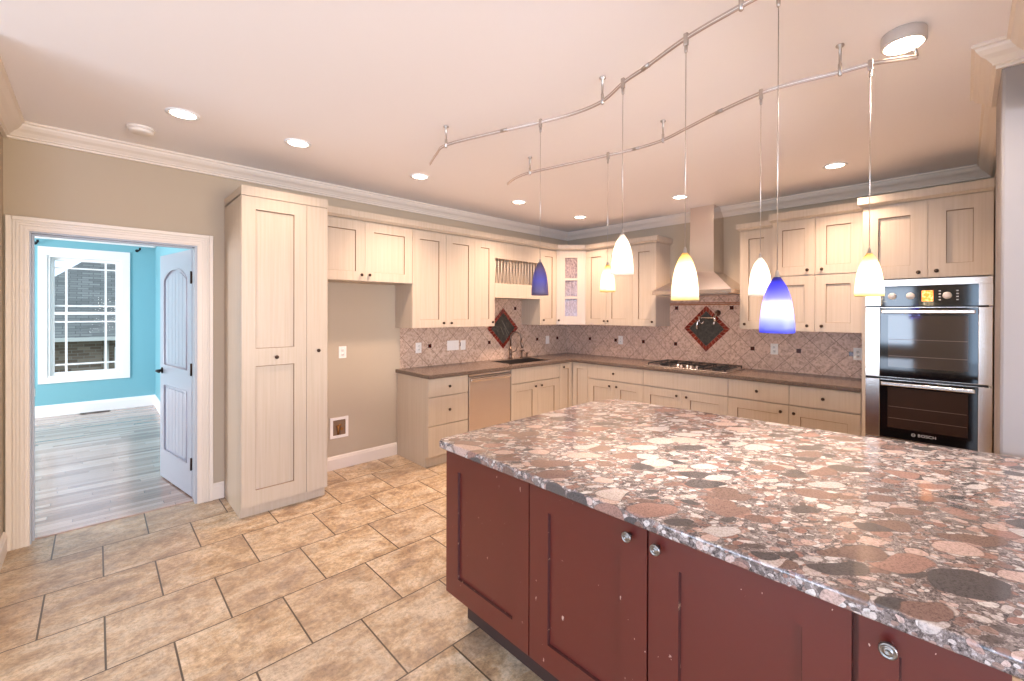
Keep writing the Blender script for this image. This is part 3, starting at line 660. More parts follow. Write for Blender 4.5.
# hood wall uppers (u = -y)
upper('narrow cream wall cabinet just right of the glass corner cabinet', .640, .976, Z0, Z1, [(.640, .976, Z0, Z1 - .012, .955, 1.415)], FB)
upper('cream two-door wall cabinet directly left of the steel range hood', .977, 1.695, Z0, Z1, [(.977, 1.37, Z0, Z1 - .012, 1.015, 1.415), (1.37, 1.695, Z0, Z1 - .012, 1.655, 1.415)], FB)
t = upper('narrow cream wall cabinet directly right of the steel range hood', 2.657, 2.974, Z0, 2.385, [(2.657, 2.974, Z0, 2.37, 2.711, 1.412)], FB)
build('cornice', MB().sweep([(-.001, -2.657), (-UF, -2.657), (-UF, -2.975)], CORN(2.375, 2.445), 1), m_cab, t)
t = upper('tall cream wall cabinet of four doors beside the double oven', 2.976, 3.690, 1.352, 2.42,
          [(2.976, 3.335, 1.354, 1.878, 3.275, 1.408), (3.335, 3.690, 1.354, 1.878, 3.39, 1.408), (2.976, 3.335, 1.884, 2.41, 3.275, 1.93), (3.335, 3.690, 1.884, 2.41, 3.39, 1.93)], FB, .39)
build('cornice', MB().sweep([(-.001, -2.976), (-.39, -2.976), (-.39, -3.690), (-.3, -3.690)], CORN(2.41, 2.495), 1), m_cab, t)
# continuous cornice over the main run
o = build('cornice', MB().sweep([(-3.70, -UF), (-.645, -UF), (-UF, -.640), (-UF, -1.696), (-.001, -1.696)], CORN(2.373, 2.447), 1), m_cab)
tag(o, 'cream cornice moulding running along the wall cabinet tops round the corner', 'moulding')

# base cabinets
BF = .63
def base(label, u0, u1, F, doors=(), drawers=(), hollow=False, group='cream base cabinets'):
    t = thing('base_cabinet', label, 'cabinet', fp(F, (u0 + u1) / 2, .3, 0), group)
    mb = MB()
    if hollow:
        mb.box(F, u0 + .0005, u1 - .0005, .012, BF - .02, .1, .66); mb.box(F, u0 + .0005, u1 - .0005, BF - .05, BF - .02, .66, .875)
        for q in (u0 + .0005, u1 - .0185): mb.box(F, q, q + .018, .012, BF - .05, .66, .875)
    else: mb.box(F, u0 + .0005, u1 - .0005, .012, BF - .02, .1, .875)
    build('body', mb, m_cab, t)
    build('toe_kick', MB().box(F, u0 + .001, u1 - .001, .012, BF - .05, 0, .1), m_cab, t)
    for (a, b, z0, z1, kn) in drawers: drawer(F, a, b, BF, z0, z1, t, kn)
    for (a, b, z0, z1, kn, st) in doors: cdoor(F, a, b, BF, z0, z1, t, kn, st)
    return t
D0, D1, D2, D3 = .105, .685, .692, .870
base('cream three-drawer base cabinet at the alcove end of the counter', -2.808, -2.332, FA, (), [(-2.808, -2.332, D2, D3, True), (-2.808, -2.332, .407, .687, True), (-2.808, -2.332, .105, .402, True)])
base('cream two-door base cabinet under the kitchen sink', -1.720, -.892, FA, [(-1.720, -1.285, D0, .69, (-1.335, .634), .09), (-1.285, -.892, D0, .69, (-1.23, .634), .09)], [(-1.720, -.892, .697, D3, False)], hollow=True)
t = thing('corner_base_cabinet', 'cream L-shaped corner base cabinet with two narrow doors in the inside corner', 'cabinet', (-.3, -.3, 0))
mb = MB().slab([(-.8915, -.012), (-.012, -.012), (-.012, -.8875), (-.61, -.8875), (-.61, -.61), (-.8915, -.61)], .1, .875); build('body', mb, m_cab, t)
build('toe_kick', MB().slab([(-.89, -.012), (-.012, -.012), (-.012, -.886), (-.58, -.886), (-.58, -.58), (-.89, -.58)], 0, .1), m_cab, t)
cdoor(FA, -.890, -.632, BF, D0, D3, t, (-.818, .82), .075); cdoor(FB, .632, .887, BF, D0, D3, t, None, .075)
base('cream base cabinet with one drawer over two doors, left of the cooktop', .889, 1.688, FB, [(.889, 1.29, D0, D1, (1.232, .625), .09), (1.29, 1.688, D0, D1, (1.333, .625), .09)], [(.889, 1.688, D2, D3, True)])
base('cream base cabinet with a knobless drawer front below the cooktop', 1.689, 2.644, FB, [(1.689, 2.162, D0, D1, (2.106, .625), .09), (2.162, 2.644, D0, D1, (2.218, .625), .09)], [(1.689, 2.644, D2, D3, False)])
base('cream single-door base cabinet just right of the cooktop', 2.645, 3.187, FB, [(2.645, 3.187, D0, D1, (3.122, .62), .09)], [(2.645, 3.187, D2, D3, True)])
base('cream single-door base cabinet against the oven tower', 3.188, 3.716, FB, [(3.188, 3.716, D0, D1, (3.23, .62), .09)], [(3.188, 3.716, D2, D3, True)])
# dishwasher
t = thing('dishwasher', 'stainless steel dishwasher between drawer cabinet and sink cabinet', 'dishwasher', (-2.026, -.3, 0))
build('body', MB().box(FA, -2.331, -1.7215, .012, BF - .03, 0.0, .872), m_shadowgap, t)
build('door', MB().box(FA, -2.318, -1.734, BF - .03, BF - .002, .11, .838, bev=.004), m_steel_dw, t)
build('handle', MB().box(FA, -2.312, -1.740, BF - .002, BF + .028, .792, .828, bev=.009), m_steel, t)
build('control_strip', MB().box(FA, -2.318, -1.734, BF - .03, BF - .008, .845, .866), m_steel, t)
build('kick_plate', MB().box(FA, -2.318, -1.734, BF - .07, BF - .05, .0, .10), m_black, t)

# perimeter counter (L) with sink cut-out
CF = .668
SX0, SX1, SY0, SY1 = -1.62, -.93, -.52, -.12
mb = MB().cells([-2.825, SX0, SX1, -CF, -.0005], [-3.722, -CF, SY0, SY1, -.0005], lambda x, y: (y > -CF or x > -CF) and not (SX0 < x < SX1 and SY0 < y < SY1), .876, .914)
o = build('countertop', mb, m_granite); tag(o, 'brown speckled granite L-shaped countertop under the wall cabinets', 'countertop')
bv = o.modifiers.new('bevel', 'BEVEL'); bv.width = .006; bv.segments = 2; bv.limit_method = 'ANGLE'
t = thing('sink', 'dark undermount sink set into the brown counter', 'sink', ((SX0 + SX1) / 2, -.32, .70))
mb = MB(); a = (SX0 + .004, SX1 - .004, SY0 + .004, SY1 - .004); zb = .70
o8 = [[mb.v((x, y, z)) for x, y in ((a[0] + i, a[2] + i), (a[1] - i, a[2] + i), (a[1] - i, a[3] - i), (a[0] + i, a[3] - i))] for z, i in ((.905, 0), (zb, .02))]
for k in range(4): mb.face([o8[0][k], o8[0][(k + 1) % 4], o8[1][(k + 1) % 4], o8[1][k]])
mb.face(o8[1]); ob = build('bowl', mb, m_sink, t)
build('drain', MB().lathe([(.045, 0), (.045, .004), (.03, .004), (.02, .001), (0, .001)], ((SX0 + SX1) / 2, -.30, zb), (0, 0, 1), 18), m_chrome, t)
# faucet
fx, fy = -1.23, -.075
t = thing('faucet', 'tall bronze pull-down faucet rising behind the sink', 'faucet', (fx, fy, .914))
m_ob = mat('oiled_bronze', srgb(120, 98, 84), .28, .9)
build('base', MB().lathe([(.030, 0), (.030, .01), (.024, .02), (.021, .07), (.024, .075), (.017, .10), (.015, .16)], (fx, fy, .914), (0, 0, 1), 16), m_ob, t)
arc = [(fx, fy, 1.06), (fx, fy, 1.19)] + [(fx + .045 * (1 - math.cos(k * math.pi / 8)), fy - .055 * (1 - math.cos(k * math.pi / 8)), 1.19 + .075 * math.sin(k * math.pi / 8)) for k in range(1, 9)] + [(fx + .09, fy - .11, 1.15)]
build('spout', MB().tube(arc, .012, 10), m_ob, t)
build('spray_head', MB().lathe([(.013, 0), (.018, .03), (.02, .08), (.016, .1), (0, .1)], (fx + .09, fy - .11, 1.155), (0.1, -.1, -1), 14), m_ob, t)
build('lever', MB().tube([(fx + .02, fy - .015, 1.0), (fx + .06, fy - .04, 1.02), (fx + .085, fy - .04, 1.07)], .007, 8), m_ob, t)
for x, nm, lab, cat in ((-1.03, 'soap_dispenser', 'bronze soap pump beside the sink faucet', 'soap dispenser'), (-.93, 'air_gap', 'short bronze cap at the far right behind the sink', 'air gap')):
    t2 = thing(nm, lab, cat, (x, fy, .914))
    hh = .10 if nm[0] == 's' else .065
    build('body', MB().lathe([(.022, 0), (.022, .008), (.013, .014), (.012, hh - .02), (.017, hh - .015), (.017, hh), (0, hh)], (x, fy, .914), (0, 0, 1), 14), m_ob, t2)
    if nm[0] == 's': build('spout', MB().tube([(x, fy, .914 + hh), (x - .005, fy - .04, .914 + hh + .005), (x - .007, fy - .06, .914 + hh - .01)], .006, 8), m_ob, t2)

# backsplash
struct('backsplash_back', MB().box(FA, -2.77, -.0, .0, .008, .914, 1.705), m_splA)
struct('backsplash_right', MB().box(FB, .0085, 3.722, .0, .008, .914, 1.80), m_splB)
def accents(F, us, wall):
    for i, (u, z) in enumerate(us):
        s = .021
        o = build('accent_tile', MB().box(F, u - s, u + s, .008, .0105, z - s, z + s, bev=.001), m_darkred, bpy.data.objects[wall])
accents(FA, [(-2.407, 1.14), (-1.972, 1.14), (-1.539, 1.14), (-1.09, 1.578), (-.664, 1.146), (-.235, 1.146)], 'backsplash_back')
accents(FB, [(.445, 1.146), (.89, 1.146), (1.322, 1.146), (1.774, 1.14), (2.671, 1.137), (3.116, 1.138), (3.556, 1.138), (1.785, 1.585), (2.447, 1.585)], 'backsplash_right')
mb = MB(); 
mb.box(FB, 1.70, 2.655, .008, .022, 1.618, 1.632, bev=.004); mb.box(FB, 1.70, 2.655, .008, .016, 1.640, 1.650, bev=.003)
build('pencil_liner', mb, m_copper, bpy.data.objects['backsplash_right'])
def medallion(F, u, z, r, label):
    t = thing('tile_medallion', label, 'tile medallion', fp(F, u, .008, z), 'diamond tile medallions')
    def dia(rr): return [(u, z - rr), (u + rr, z), (u, z + rr), (u - rr, z)]
    build('slate_center', MB().prism(F, dia(r * .76), .008, .012), m_slate, t)
    k = 7; ri, ro = r * .775, r
    mb = MB(); A = dia(1)
    for s in range(4):
        p0 = Vector((A[s][0] - u, A[s][1] - z)); p1 = Vector((A[(s + 1) % 4][0] - u, A[(s + 1) % 4][1] - z))
        for j in range(k):
            e = .06
            q = [p0.lerp(p1, (j + e) / k) * ri, p0.lerp(p1, (j + 1 - e) / k) * ri, p0.lerp(p1, (j + 1 - e) / k) * ro, p0.lerp(p1, (j + e) / k) * ro]
            mb.prism(F, [(u + v.x, z + v.y) for v in q], .0085, .0125)
    build('red_border', mb, m_redglass, t)
    build('grout_bed', MB().prism(F, dia(ro * 1.0), .008, .0095), mat('medallion_grout', srgb(176, 120, 96), .8), t)
    return t
tA = medallion(FA, -1.305, 1.315, .268, 'slate diamond with red tile border on the wall above the sink')
mb = MB()
for (du, dz, L) in ((-.03, .06, .12), (.0, .02, .16), (-.05, -.03, .10), (.02, -.05, .09)):
    mb.prism(FA, [(-1.305 + du, 1.315 + dz + .05), (-1.305 + du + .008, 1.315 + dz + .052), (-1.305 + du + L * .6 + .004, 1.315 + dz - L * .55), (-1.305 + du + L * .6 - .004, 1.315 + dz - L * .55)], .012, .0124)
build('chalk_smear', mb, mat('chalk', srgb(120, 112, 98), .9), tA)
medallion(FB, 2.157, 1.340, .272, 'slate diamond with red tile border on the wall below the range hood')
# pot filler
t = thing('pot_filler', 'chrome pot filler tap on the slate diamond above the cooktop', 'pot filler', fp(FB, 2.294, .008, 1.53))
B3 = lambda u, n, z: fp(FB, u, n, z)
build('wall_flange', MB().lathe([(.034, 0), (.034, .008), (.02, .016), (.014, .045)], B3(2.294, .012, 1.525), (-1, 0, 0), 18), m_ob, t)
build('arm', MB().tube([B3(2.294, .05, 1.525), B3(2.294, .07, 1.515), B3(2.285, .075, 1.475), B3(2.275, .078, 1.47), B3(2.11, .085, 1.47)], .010, 10), m_chrome, t)
build('valve', MB().lathe([(.014, 0), (.015, .07)], B3(2.283, .075, 1.495), (0, 0, -1), 14).lathe([(.008, 0), (.012, .03), (.010, .055)], B3(2.283, .075, 1.44), (0, .25, -1), 12), m_chrome, t)
build('spout', MB().tube([B3(2.105, .085, 1.485), B3(2.105, .085, 1.43), B3(2.09, .095, 1.42), B3(2.085, .1, 1.39), B3(2.085, .1, 1.335)], .010, 10), m_chrome, t)
build('lever', MB().tube([B3(2.11, .09, 1.42), B3(2.15, .10, 1.40), B3(2.165, .10, 1.43)], .006, 8), m_chrome, t)

# outlets and switches
def plate(F, u, z, name, label, cat, w=.072, h=.115, kind='outlet', gangs=1, n0=.008, group='white wall plates'):
    t = thing(name, label, cat, fp(F, u, n0, z), group)
    build('cover_plate', MB().box(F, u - w / 2, u + w / 2, n0, n0 + .006, z - h / 2, z + h / 2, bev=.002), m_plastic, t)
    for g in range(gangs):
        uu = u + (g - (gangs - 1) / 2) * .046
        if kind == 'outlet':
            for dz in (-.021, .021):
                s = build('socket', MB().lathe([(.0165, 0), (.0165, .003), (0, .003)], fp(F, uu, n0 + .006, z + dz), (F[2][0], F[2][1], 0), 16), m_plastic, t)
                build('slot', MB().box(F, uu - .007, uu - .004, n0 + .009, n0 + .0095, z + dz - .004, z + dz + .006).box(F, uu + .004, uu + .007, n0 + .009, n0 + .0095, z + dz - .004, z + dz + .006), m_slot, s)
        else: build('rocker', MB().box(F, uu - .016, uu + .016, n0 + .006, n0 + .010, z - .033, z + .033, bev=.0015), m_plastic, t)
plate(FA, -3.379, 1.13, 'wall_outlet', 'white outlet plate on the bare grey wall of the refrigerator alcove', 'outlet', n0=0)
plate(FA, -2.552, 1.127, 'wall_outlet', 'white outlet on the sink wall tiles nearest the alcove', 'outlet')
plate(FA, -2.094, 1.131, 'light_switch', 'wide white three-gang switch plate on the sink wall tiles', 'light switch', w=.165, kind='switch', gangs=3)
plate(FA, -1.948, 1.128, 'light_switch', 'narrow single switch just right of the three-gang switch plate', 'light switch', kind='switch')
plate(FA, -.449, 1.127, 'light_switch', 'white single switch near the tiled corner under the narrow cabinet', 'light switch', kind='switch')
plate(FB, .971, 1.15, 'wall_outlet', 'white outlet on the tiles left of the cooktop', 'outlet')
plate(FB, 2.888, 1.145, 'wall_outlet', 'white outlet on the tiles midway between cooktop and oven', 'outlet')
plate(FB, 3.607, 1.142, 'wall_outlet', 'white outlet on the tiles right beside the oven tower', 'outlet')
plate(FW, -5.725, .365, 'wall_outlet', 'white outlet low on the blue bedroom wall under the window', 'outlet', n0=0)
t = thing('ice_maker_box', 'white recessed water supply box low on the alcove wall', 'water box', (-3.41, 0, .40))
mb = MB(); a, b, c, d = -3.496, -3.324, .30, .50; f = .026
mb.box(FA, a, b, 0, .008, c, c + f); mb.box(FA, a, b, 0, .008, d - f, d); mb.box(FA, a, a + f, 0, .008, c + f, d - f); mb.box(FA, b - f, b, 0, .008, c + f, d - f)
build('frame', mb, m_plastic, t)
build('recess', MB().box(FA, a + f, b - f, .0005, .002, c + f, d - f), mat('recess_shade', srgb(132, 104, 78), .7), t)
build('valve', MB().tube([fp(FA, -3.42, .006, .335), fp(FA, -3.42, .006, .41)], .012, 10).tube([fp(FA, -3.44, .008, .41), fp(FA, -3.395, .008, .425)], .010, 8).lathe([(.016, 0), (.016, .012)], fp(FA, -3.39, .004, .385), (0, -1, 0), 12), m_brass, t)

# cooktop
t = thing('cooktop', 'stainless gas cooktop with black grates on the brown counter', 'cooktop', (-.34, -2.16, .914))
cy0, cy1, cn0, cn1 = 1.70, 2.62, .09, .60
mb = MB().box(FB, cy0, cy1, cn0, cn1, .914, .926, bev=.004); build('tray', mb, m_steel, t)
for i, (u, n) in enumerate(((1.86, .22), (1.86, .45), (2.16, .26), (2.46, .22), (2.46, .45))):
    build('burner', MB().lathe([(.05, 0), (.05, .008), (.036, .01), (.036, .018), (.03, .02), (0, .02)], fp(FB, u, n, .926), (0, 0, 1), 18), m_black, t)
for (a, b) in ((1.72, 2.01), (2.02, 2.30), (2.31, 2.60)):
    mb = MB(); z = .952; n1_ = .58 if b != 2.30 else .40
    P = lambda u, n: fp(FB, u, n, z)
    mb.box(FB, a, b, .11, .122, z - .008, z); mb.box(FB, a, b, n1_ - .012, n1_, z - .008, z); mb.box(FB, a, a + .012, .11, n1_, z - .008, z); mb.box(FB, b - .012, b, .11, n1_, z - .008, z)
    mb.box(FB, (a + b) / 2 - .006, (a + b) / 2 + .006, .11, n1_, z - .008, z)
    for n in (.22, .34, .45):
        if n < n1_: mb.box(FB, a, b, n - .006, n + .006, z - .008, z)
    for u in (a + .002, b - .012):
        for n in (.112, n1_ - .011): mb.box(FB, u, u + .01, n, n + .01, .926, z - .008)
    build('grate', mb, m_black, t)
for k in range(5):
    build('knob', MB().lathe([(.019, 0), (.019, .006), (.016, .008), (.015, .026), (0, .026)], fp(FB, 2.05 + k * .055, .50 + (.03 if k % 2 else 0), .926), (0, 0, 1), 14), m_chrome, t)

# range hood
t = thing('range_hood', 'stainless chimney range hood above the cooktop', 'range hood', (-.25, -2.175, 1.74))
hu0, hu1, hn = 1.725, 2.625, .50
mb = MB().box(FB, hu0, hu1, .001, hn, 1.735, 1.775); ob = build('lip', mb, m_steel, t)
bt = [fp(FB, u, n, 1.775) for u, n in ((hu0, .001), (hu1, .001), (hu1, hn), (hu0, hn))]; tp = [fp(FB, u, n, 1.985) for u, n in ((2.078, .001), (2.352, .001), (2.352, .28), (2.078, .28))]
mb = MB(); a = [mb.v(p) for p in bt]; b = [mb.v(p) for p in tp]; mb.face(a); mb.face(b)
for k in range(4): mb.face([a[k], a[(k + 1) % 4], b[(k + 1) % 4], b[k]])
build('canopy', mb, m_steel, t)
build('chimney', MB().box(FB, 2.078, 2.352, .001, .28, 1.985, 2.35).box(FB, 2.081, 2.349, .001, .277, 2.35, H - .001), m_steel, t)
build('filter', MB().box(FB, hu0 + .05, hu1 - .05, .05, hn - .05, 1.728, 1.735), m_nickel, t)
build('control_panel', MB().box(FB, 2.10, 2.25, hn, hn + .002, 1.745, 1.765), m_blackglass, t)

# oven tower
ON = .66; o0, o1 = 3.724, 4.462
t = thing('oven_cabinet', 'tall cream cabinet tower holding the double oven', 'cabinet', (-.33, -4.09, 0))
mb = MB(); mb.box(FB, o0, o0 + .0235, ON - .02, ON, .46, 1.797); mb.box(FB, o0, o0 + .018, .001, ON - .02, .0, 2.39); mb.box(FB, o1 - .018, o1, .001, ON - .02, .0, 2.39); mb.box(FB, o0 + .018, o1 - .018, .001, ON - .02, 1.80, 2.39); mb.box(FB, o0 + .018, o1 - .018, .001, ON - .02, .1, .46); mb.box(FB, o0 + .018, o1 - .018, .001, .02, .46, 1.80)
build('body', mb, m_cab, t)
build('toe_kick', MB().box(FB, o0 + .018, o1 - .018, .001, ON - .06, 0, .1), m_cab, t)
drawer(FB, o0, o1, ON, .11, .455, t)
cdoor(FB, o0, 4.12, ON, 1.797, 2.385, t, (4.068, 1.839), .10); cdoor(FB, 4.12, o1, ON, 1.797, 2.385, t, (4.169, 1.844), .10)
build('cornice', MB().sweep([(-.42, -o0), (-ON, -o0), (-ON, -o1)], CORN(2.388, 2.465), 1), m_cab, t)
# double oven
t = thing('double_oven', 'stainless and black glass double wall oven', 'oven', (-.35, -4.09, .47))
build('body', MB().box(FB, o0 + .02, o1 - .02, .022, ON - .021, .465, 1.795), m_black, t)
g0, g1 = 3.841, 4.390
mb = MB(); mb.box(FB, o0 + .024, o1 - .002, ON - .02, ON + .004, 1.738, 1.790, bev=.002); mb.box(FB, o0 + .024, g0, ON - .02, ON + .004, 1.586, 1.738); mb.box(FB, g1, o1 - .002, ON - .02, ON + .004, 1.586, 1.738)
build('top_trim', mb, m_steel, t)
cp_ = build('control_panel', MB().box(FB, g0, g1, ON - .02, ON + .006, 1.584, 1.737), m_blackglass, t)
for u in (3.915, 4.023, 4.228): build('dial', MB().lathe([(.026, 0), (.026, .012), (.022, .018), (0, .018)], fp(FB, u, ON + .006, 1.660), (-1, 0, 0), 20), m_dial, cp_)
build('display', MB().box(FB, 4.088, 4.152, ON + .006, ON + .0075, 1.618, 1.700), m_display, cp_)
mb = MB()
for u in (4.182, 4.276):
    for k in range(4): mb.box(FB, u, u + .012, ON + .006, ON + .0068, 1.625 + k * .022, 1.632 + k * .022)
build('button', mb, m_whiteink, cp_)
m_ovenglass = mat('oven_window_glass', srgb(58, 46, 40), .05, 0, .8)
def odoor(z0, z1, hz, logo=False):
    mb = MB(); mb.box(FB, o0 + .024, g0, ON - .02, ON + .012, z0, z1, bev=.003); mb.box(FB, g1, o1 - .002, ON - .02, ON + .012, z0, z1, bev=.003); mb.box(FB, g0, g1, ON - .02, ON + .002, z0, z1)
    d = build('door', mb, m_steel, t)
    build('door_glass', MB().box(FB, g0, g1, ON + .002, ON + .012, z0 + .004, z1 - .003, bev=.002), m_blackglass, d)
    build('oven_window', MB().box(FB, g0 + .05, g1 - .05, ON + .012, ON + .0125, z0 + .085, hz - .03), m_ovenglass, d)
    hh = MB().box(FB, g0 + .012, g1 - .016, ON + .042, ON + .062, hz - .014, hz + .014, bev=.006)
    for u in (g0 + .03, g1 - .04): hh.box(FB, u - .008, u + .008, ON + .012, ON + .044, hz - .01, hz + .01)
    build('handle', hh, m_steel, d)
    mb = MB()
    for z in ((z0 + .16, z0 + .25) if logo else (z0 + .17, z0 + .3)): mb.box(FB, g0 + .055, g1 - .055, ON + .0125, ON + .0128, z, z + .003)
    build('rack_line', mb, mat('oven_rack_wire', srgb(120, 100, 90), .4, .6), d)
    if logo:
        cu = bpy.data.curves.new('logo', 'FONT'); cu.body = 'BOSCH'; cu.size = .030; cu.extrude = .0006; cu.align_x = 'CENTER'; cu.align_y = 'CENTER'; cu.space_character = 1.1
        tmp = bpy.data.objects.new('logo_tmp', cu); COL.objects.link(tmp); bpy.context.view_layer.update()
        me = bpy.data.meshes.new_from_object(tmp.evaluated_get(bpy.context.evaluated_depsgraph_get())); bpy.data.objects.remove(tmp)
        R = Matrix((Vector((0, -1, 0)), Vector((0, 0, 1)), Vector((-1, 0, 0)))).transposed().to_4x4(); R.translation = fp(FB, 4.122, ON + .0128, z0 + .05) - root_loc(d)
        me.transform(R); me.materials.append(m_whiteink); lo = bpy.data.objects.new('logo_lettering', me); COL.objects.link(lo); lo.parent = d
        ring = MB(); c0 = fp(FB, 4.045, ON + .0125, z0 + .05)
        ring.tube([c0 + Vector((0, .011 * math.cos(k * math.pi / 8), .011 * math.sin(k * math.pi / 8))) for k in range(17)], .0012, 6)
        ring.tube([c0 + Vector((0, .005, .006)), c0 + Vector((0, .005, -.006))], .001, 6).tube([c0 + Vector((0, -.005, .006)), c0 + Vector((0, -.005, -.006))], .001, 6).tube([c0 + Vector((0, .005, 0)), c0 + Vector((0, -.005, 0))], .001, 6)
        build('logo_emblem', ring, m_whiteink, d)
odoor(1.022, 1.574, 1.540); odoor(.545, 1.006, .976, True)
build('vent_trim', MB().box(FB, o0 + .024, o1 - .002, ON - .02, ON + .004, .468, .538, bev=.002), m_steel, t)

# ------------------------------------------------------------------ island
IX = -3.885
t = thing('island_cabinet', 'maroon painted kitchen island cabinet under the pebbled stone top', 'kitchen island', (-3.3, -3.47, 0))
FI = ((0, 0), (0, -1), (-1, 0)); IN = 3.885
i0, i1 = 2.548, 4.386
mb = MB(); mb.box(FI, i0, i1, 2.75, IN - .02, .175, .876); build('body', mb, m_maroon, t)
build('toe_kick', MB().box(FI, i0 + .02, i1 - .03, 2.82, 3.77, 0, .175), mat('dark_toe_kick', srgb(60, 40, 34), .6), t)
MM = [m_maroon, m_maroon_edge]
cdoor(FI, i0, 3.116, IN, .18, .872, t, None, .095, mats=MM, name='end_panel')
cdoor(FI, 3.119, 3.633, IN, .18, .872, t, (3.572, .823), .098, mats=MM, big=True)
cdoor(FI, 3.636, 4.145, IN, .18, .872, t, (3.671, .821), .098, mats=MM, big=True)
cdoor(FI, 4.155, i1, IN, .18, .872, t, (4.209, .819), .07, mats=MM, big=True)
pts = [(-3.922, -4.80), (-3.922, -2.545), (-3.897, -2.520), (-2.63, -2.495), (-2.47, -2.565), (-2.388, -3.96), (-2.312, -4.40), (-2.30, -4.80)]
o = build('island_countertop', MB().slab(pts, .876, .914, bev=.007), m_marin); tag(o, 'polished conglomerate stone top of pink and grey pebbles on the island', 'countertop')
for f in o.data.polygons: f.use_smooth = False

# ------------------------------------------------------------------ ceiling: cans, detector, track lights
def spot(name, loc, power, angle=128, color=CAN_COL, parent=None):
    l = bpy.data.lights.new(name, 'SPOT'); l.energy = power; l.spot_size = math.radians(angle); l.spot_blend = 1.0; l.color = color; l.shadow_soft_size = .05
    o = bpy.data.objects.new(name, l); COL.objects.link(o); o.location = loc; o.parent = parent; return o
for x, y, W_, lab in ((-4.703, -.938, 20, 'recessed ceiling light nearest the bedroom doorway and smoke detector'), (-4.064, -.946, 20, 'recessed ceiling light in front of the tall pantry'),
                  (-3.057, -.891, 84, 'recessed ceiling light above the refrigerator alcove'), (-1.839, -.875, 88, 'recessed ceiling light in front of the sink wall cabinets'),
                  (-.799, -.887, 88, 'recessed ceiling light at the kitchen corner by the glass cabinet'), (-.818, -2.222, 92, 'recessed ceiling light in front of the range hood'), (-.852, -3.567, 92, 'recessed ceiling light in front of the oven and tall cabinet')):
    t = thing('recessed_light', lab, 'ceiling light', (x, y, H), 'recessed ceiling lights')
    build('trim_ring', MB().lathe([(.085, 0), (.085, -.005), (.068, -.007), (.062, -.001), (.062, 0)], (x, y, H), (0, 0, 1), 28, caps=False), m_white, t)
    build('lens', MB().lathe([(.062, -.001), (.05, -.004), (0, -.006)], (x, y, H), (0, 0, 1), 24), m_can, t)
    spot('can_beam', (0, 0, -.03), W_, parent=t)
t = thing('smoke_detector', 'round white smoke detector on the ceiling near the doorway', 'smoke detector', (-4.869, -.482, H))
build('base', MB().lathe([(.072, 0), (.072, -.012), (.068, -.014)], (-4.869, -.482, H), (0, 0, 1), 28), m_plastic, t)
build('cover', MB().lathe([(.064, -.014), (.062, -.03), (.05, -.036), (0, -.037)], (-4.869, -.482, H), (0, 0, 1), 28), m_plastic, t)

ZT = H - .12
def spline(pts, k=10):
    P = [Vector((x, y, ZT)) for x, y in pts]; out = []
    for i in range(len(P) - 1):
        a, b, c, d = P[max(i - 1, 0)], P[i], P[i + 1], P[min(i + 2, len(P) - 1)]
        for j in range(k):
            s = j / k; out.append(.5 * ((2 * b) + (c - a) * s + (2 * a - 5 * b + 4 * c - d) * s * s + (3 * b - a - 3 * c + d) * s ** 3))
    return out + [P[-1]]
T1 = [(-3.360, -1.546), (-3.440, -1.76), (-3.482, -1.935), (-3.40, -2.27), (-3.299, -2.606), (-3.25, -2.82), (-3.254, -3.002), (-3.333, -3.182), (-3.372, -3.32), (-3.441, -3.537), (-3.476, -3.756), (-3.488, -3.90), (-3.49, -4.08)]
T2 = [(-2.637, -1.583), (-2.70, -1.75), (-2.715, -1.931), (-2.66, -2.25), (-2.602, -2.582), (-2.572, -2.78), (-2.579, -2.976), (-2.643, -3.163), (-2.72, -3.38), (-2.776, -3.605), (-2.765, -3.76), (-2.729, -3.918), (-2.714, -4.023), (-2.671, -4.119), (-2.640, -4.172)]
m_rail = mat('brushed_nickel_rail', srgb(200, 182, 172), .3, 1)
def track(pts, stand, conn, label):
    t = thing('track_rail', label, 'track light rail', (pts[0][0], pts[0][1], ZT), 'curved monorail tracks')
    s = spline(pts)
    def ribbon(dz, r):
        mb = MB(); mb.tube([p + Vector((0, 0, dz)) for p in s], r, 8); return mb
    build('upper_bar', ribbon(.005, .0045), m_rail, t); build('lower_bar', ribbon(-.006, .0045), m_rail, t)
    build('insulator_strip', ribbon(-.0005, .0028), m_plastic, t)
    for x, y in stand:
        build('standoff', MB().lathe([(.017, 0), (.017, -.006), (.0065, -.014), (.0055, -.08), (.008, -.085), (.008, -.135), (.005, -.138), (0, -.138)], (x, y, H), (0, 0, 1), 12), m_nickel, t)
    for i in conn:
        a, b = s[i], s[i + 1]; d = (b - a).normalized()
        build('connector', MB().tube([a - d * .022, a + d * .022], .0105, 10), m_nickel, t)
    return t
track(T1, [(-3.482, -1.935), (-3.254, -3.002), (-3.476, -3.756)], [33, 80], 'curved nickel track rail of the nearer pendants, on the left')
track(T2, [(-2.715, -1.931), (-2.579, -2.976), (-2.729, -3.918)], [50, 80], 'curved nickel track rail running from the ceiling power can')
t = thing('track_power_can', 'round nickel power can on the ceiling at the track end', 'ceiling light', (-2.635, -4.128, H))
build('housing', MB().lathe([(.076, 0), (.078, -.004), (.078, -.046), (.073, -.052)], (-2.635, -4.128, H), (0, 0, 1), 36), mat('grey_housing', srgb(196, 184, 176), .4), t)
build('lamp_lens', MB().lathe([(.068, -.052), (.05, -.060), (0, -.063)], (-2.635, -4.128, H), (0, 0, 1), 30), m_can, t)
build('feed_stem', MB().tube([(-2.640, -4.160, H - .05), (-2.64, -4.172, ZT + .004)], .006, 8), m_nickel, t)
spot('power_can_beam', (0, 0, -.10), 34, 160, (1, .90, .82), t)

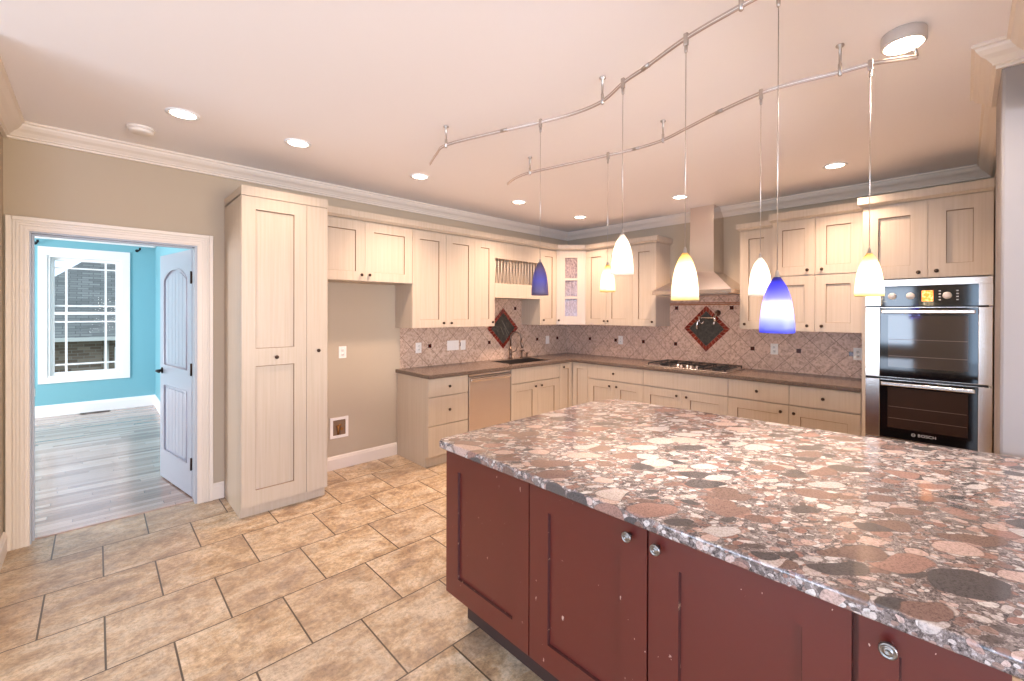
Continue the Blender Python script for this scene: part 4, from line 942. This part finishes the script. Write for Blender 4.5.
PROF = [(.0528 * q, -SH * t_) for t_, q in ((0, .19), (.04, .27), (.1, .40), (.2, .57), (.32, .71), (.45, .82), (.6, .90), (.78, .965), (.9, .99), (1, 1))]
def pendant(x, y, ztop, label, m, power, scale=1.0, color=(1, .93, .86)):
    t = thing('pendant_light', label, 'pendant light', (x, y, ZT), 'glass pendants over the island')
    build('track_clip', MB().box(WLD, x - .007, x + .007, y - .009, y + .009, ZT - .03, ZT + .018, bev=.003).lathe([(.007, -.03), (.006, -.055), (.003, -.06)], (x, y, ZT), (0, 0, 1), 10), m_nickel, t)
    build('cord', MB().tube([(x, y, ZT - .058), (x, y, ztop + .02)], .0015, 6), m_nickel, t)
    build('socket_cap', MB().lathe([(.002, .024), (.005, .018), (.007, .004), (.0095, .0), (.0095, -.03), (.009, -.034), (0, -.034)], (x, y, ztop), (0, 0, 1), 14), m_nickel, t)
    mb = MB(); th = .0022
    pr = [(r * scale, h) for r, h in PROF] + [((r - th) * scale, h) for r, h in reversed(PROF)]
    mb.lathe(pr + [pr[0]], (0, 0, 0), (0, 0, 1), 32, caps=False)
    sh = build('shade', mb, m, None); sh.parent = t; sh.location = (0, 0, ztop - ZT)
    build('bulb', MB().lathe([(.0, -.034), (.007, -.036), (.011, -.05), (.013, -.07), (.009, -.086), (0, -.09)], (x, y, ztop), (0, 0, 1), 14), m_bulb, t)
    l = bpy.data.lights.new('pendant_glow', 'POINT'); l.energy = power; l.color = color; l.shadow_soft_size = .016
    lo = bpy.data.objects.new('pendant_glow', l); COL.objects.link(lo); lo.parent = t; lo.location = (0, 0, ztop - ZT - .105)
pendant(-3.299, -2.606, 1.808, 'small blue glass pendant in front of the plate rack, leftmost', m_sh_navy, .09, .93, (1, .95, .9))
pendant(-2.605, -2.58, 1.853, 'smallest-looking amber glass pendant, in front of the wall cabinets left of the hood', m_sh_amber, 18)
pendant(-3.336, -3.178, 1.890, 'white glass pendant hanging highest, left of the range hood', m_sh_white, 20)
pendant(-3.441, -3.537, 1.760, 'amber glass pendant in front of the range hood', m_sh_amber, 20)
pendant(-2.776, -3.605, 1.796, 'white glass pendant just behind the big blue pendant', m_sh_white, 18)
pendant(-3.471, -3.874, 1.645, 'large blue glass pendant hanging lowest and nearest', m_sh_blue, 4.5, color=(1, .95, .9))
pendant(-2.714, -4.025, 1.785, 'amber glass pendant in front of the double oven, rightmost', m_sh_amber, 18)
